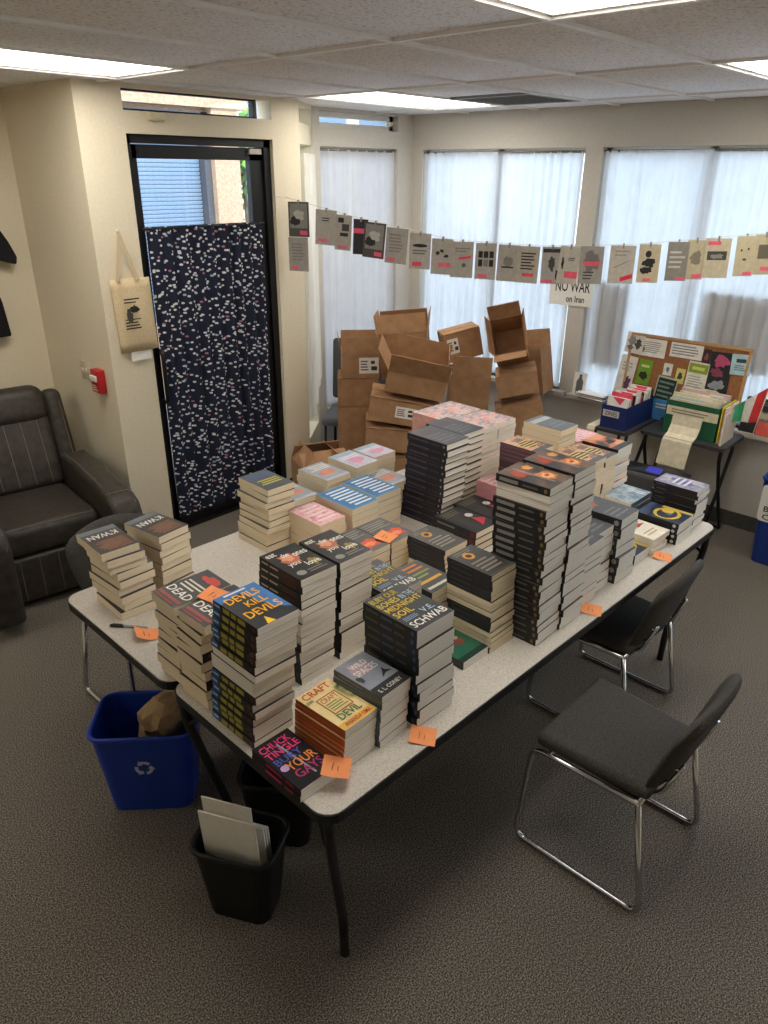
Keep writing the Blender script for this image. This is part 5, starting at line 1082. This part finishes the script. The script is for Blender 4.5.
ZN = [(287, 310, 0, '#5d5a58', 'ph', 'first hanging booklet, dark photo cover, beside the door post'), (316, 338, 3, '#b9b3ab', 'tx', 'grey booklet with small black title beside a photo strip booklet'), (337, 353, 4, '#b5ada2', 'st', 'narrow booklet with photo squares, second pair on the line'),
 (354, 369, 2, '#3a3638', 'dk', 'dark booklet with a pink band, half covered'), (365, 388, 5, '#565250', 'ph', 'dark photo booklet overlapping the pink-banded one'), (388, 410, 4, '#b0aaa2', 'pl', 'plain grey booklet next to the dark photo pair'), (411, 432, 1, '#bdb7af', 'car', 'booklet with a long black car shape'),
 (433, 454, 1, '#b9b3aa', 'dots', 'booklet with scattered black shapes'), (452, 475, 0, '#b9b3aa', 'pk', 'booklet with two slanted pink stripes'), (477, 498, 0, '#bab4ac', 'sq', 'booklet with six black picture squares'), (500, 521, 1, '#b5aea4', 'fan', 'booklet with a grey fan drawing'), (519, 541, 1, '#b9b1a4', 'blk', 'booklet with bold black text lines'),
 (543, 564, -1, '#b0aaa4', 'fig', 'booklet with a sketched figure above the protest sign'), (562, 583, 3, '#c6beb2', 'wh', 'pale booklet with a large pink label above the protest sign'), (582, 606, -1, '#a8a39c', 'ske', 'grey sketch booklet right of the pale pink-labelled one'),
 (612, 637, -1, '#c4bcb0', 'zig', 'pale booklet with a zigzag line and crimson label'), (640, 663, -2, '#c9bd9e', 'rider', 'cream booklet with a black crouching figure'), (670, 692, -2, '#8f8982', 'gry', 'mid grey booklet with pale lettering'), (690, 709, -2, '#c2b698', 'map', 'cream booklet with a small map, in a trio'), (708, 734, -2, '#c6baa0', 'road', 'cream booklet with a dark landscape photo'),
 (739, 758, -3, '#c2b698', 'face', 'cream booklet with a dotted face drawing'), (757, 778, -3, '#bfb295', 'box', 'booklet at the frame edge with a hatched square')]
ART = {'ph': [('b', .08, .25, .92, .95, '#8d8a86'), ('s', .5, .6, .3, .2, 1, '#c2beb8'), ('s', .3, .45, .25, .15, 2, '#2c2a2a'), ('b', .55, .06, .9, .18, '#f0607c')],
 'tx': [('t', 'ABC', .3, .7, .7, .76, K_), ('b', .1, .08, .6, .18, '#f07a90')][1:] + [('l', .3, .66, .75, .8, 2, K_), ('b', .1, .08, .55, .17, '#f07a90')],
 'st': [('b', .15, .78, .5, .92, K_), ('b', .4, .55, .85, .75, '#4a4644'), ('b', .3, .4, .8, .5, K_), ('b', .2, .06, .8, .14, '#f07a90')], 'dk': [('b', 0, .6, 1, .74, '#f0607c')], 'pl': [('l', .15, .3, .85, .85, 6, '#8d8780'), ('b', .1, .06, .5, .16, '#e8788a')],
 'car': [('e', .5, .66, .35, .05, K_), ('l', .15, .4, .85, .56, 2, '#6d6862'), ('b', .15, .08, .6, .2, '#f0506e')], 'dots': [('s', .3, .6, .12, .06, 3, K_), ('s', .5, .66, .1, .06, 4, K_), ('s', .7, .52, .12, .05, 5, K_), ('b', .35, .22, .95, .34, '#f0758a')], 'pk': [('p', [(.35, .5), (.9, .55), (.9, .62), (.35, .57)], '#f0506e'), ('e', .6, .35, .1, .06, '#6a6660'), ('l', .2, .7, .9, .85, 2, '#8d8780')],
 'sq': [('b', .15+.0, .6, .35, .78, K_), ('b', .4, .6, .62, .78, K_), ('b', .68, .6, .88, .78, K_), ('b', .15, .36, .35, .55, K_), ('b', .4, .36, .62, .55, '#8d8a84'), ('b', .68, .36, .88, .55, K_), ('b', .15, .04, .6, .15, '#f07a90')], 'fan': [('s', .5, .55, .25, .18, 6, '#8d8780'), ('l', .2, .34, .85, .44, 1, K_)], 'blk': [('l', .2, .35, .85, .85, 6, K_), ('b', .3, .18, .8, .27, '#f0506e')],
 'fig': [('s', .5, .55, .22, .25, 7, '#4a4844'), ('b', .05, .85, .95, .95, '#3a3836'), ('b', .0, .03, .6, .12, '#f06a84'), ('s', .8, .25, .1, .18, 8, K_)], 'wh': [('b', .35, .16, .98, .34, '#f0627c'), ('s', .2, .55, .08, .2, 9, K_), ('l', .45, .62, .85, .72, 2, K_)], 'ske': [('s', .5, .6, .4, .3, 10, '#7d7974'), ('b', .2, .48, .85, .6, '#f0607c'), ('l', .2, .1, .7, .35, 3, '#4a4844')],
 'zig': [('p', [(.2, .4), (.8, .6), (.78, .62), (.18, .42)], '#8d867c'), ('l', .2, .7, .8, .9, 2, '#a09a90'), ('p', [(.5, .05), (.98, .15), (.95, .27), (.48, .16)], '#e83a58')], 'rider': [('e', .45, .75, .14, .09, K_), ('s', .5, .52, .35, .14, 11, K_), ('s', .4, .33, .3, .12, 12, K_), ('b', .3, .04, .65, .12, '#f0758a')], 'gry': [('l', .12, .3, .9, .8, 4, '#c9c4bc'), ('b', .5, .02, .95, .1, '#f0607c')],
 'map': [('s', .5, .55, .35, .22, 13, '#8a8270'), ('b', .4, .03, .95, .14, '#f06a84')], 'road': [('b', .12, .46, .88, .68, '#4a4844'), ('s', .5, .55, .3, .07, 14, '#8d8a84'), ('b', .1, .84, .6, .93, '#f0607c')], 'face': [('e', .3, .65, .05, .03, K_), ('e', .65, .68, .05, .03, K_), ('e', .5, .42, .1, .03, '#4a4640'), ('b', .5, .03, .95, .11, '#f06a84')], 'box': [('b', .2, .4, .8, .75, '#6a6456'), ('b', .4, .1, .9, .2, '#f06a84')]}
def zine(c, top, tilt, w_, h_, colr, art, label, off=.0):
    nrm = Vector((-tdir.y, tdir.x, 0));
    if nrm.dot(CAM-c) < 0: nrm = -nrm
    mx = Matrix((tdir, -nrm, Vector((0, 0, 1)))).transposed().to_4x4(); mx.translation = c+nrm*off+Vector((0, 0, top)); mx = mx @ Matrix.Rotation(R(tilt), 4, 'Y')
    mb = MB(); mb.box((-w_/2, -.0012, -h_), (w_/2, .0012, 0), M(colr, rough=.8)); o = mb.build('zine_booklet'); o.matrix_world = mx; tag(o, label, 'booklet', 'booklets clipped on the string')
    design(ART[art], lambda l_: (lambda u, v: (-w_/2+u*w_, -.0014-l_, -h_+v*h_)), o); return o
clips = 0
for k, (x0, x1, tilt, colr, art, lb) in enumerate(ZN):
    ya, yb = px_to_y(x0), px_to_y(x1); c = line_at((ya+yb)/2); ww = min(.145, abs(ya-yb)/abs(tdir.y)*1.0)
    off = .004+.004*(k % 3)
    zine(c, -.006, tilt, max(ww, .10), .214, colr, art, lb, off)
    mb = MB(); mb.box((-.004, -.012, -.022), (.004, .014, .006), M('#8a857c')); cl = mb.build('binder_clip', None, (c.x, c.y, c.z), (0, 0, math.atan2(tdir.y, tdir.x))); tag(cl, 'small clip on the string holding the ' + ' '.join(lb.split(',')[0].split()[:9]), 'clip', 'clips on the string')
ya, yb = px_to_y(285), px_to_y(309); c = line_at((ya+yb)/2)
zine(c, -.226, 0, .14, .214, '#a9a39c', 'pl', 'grey booklet clipped below the first dark photo booklet', .004)
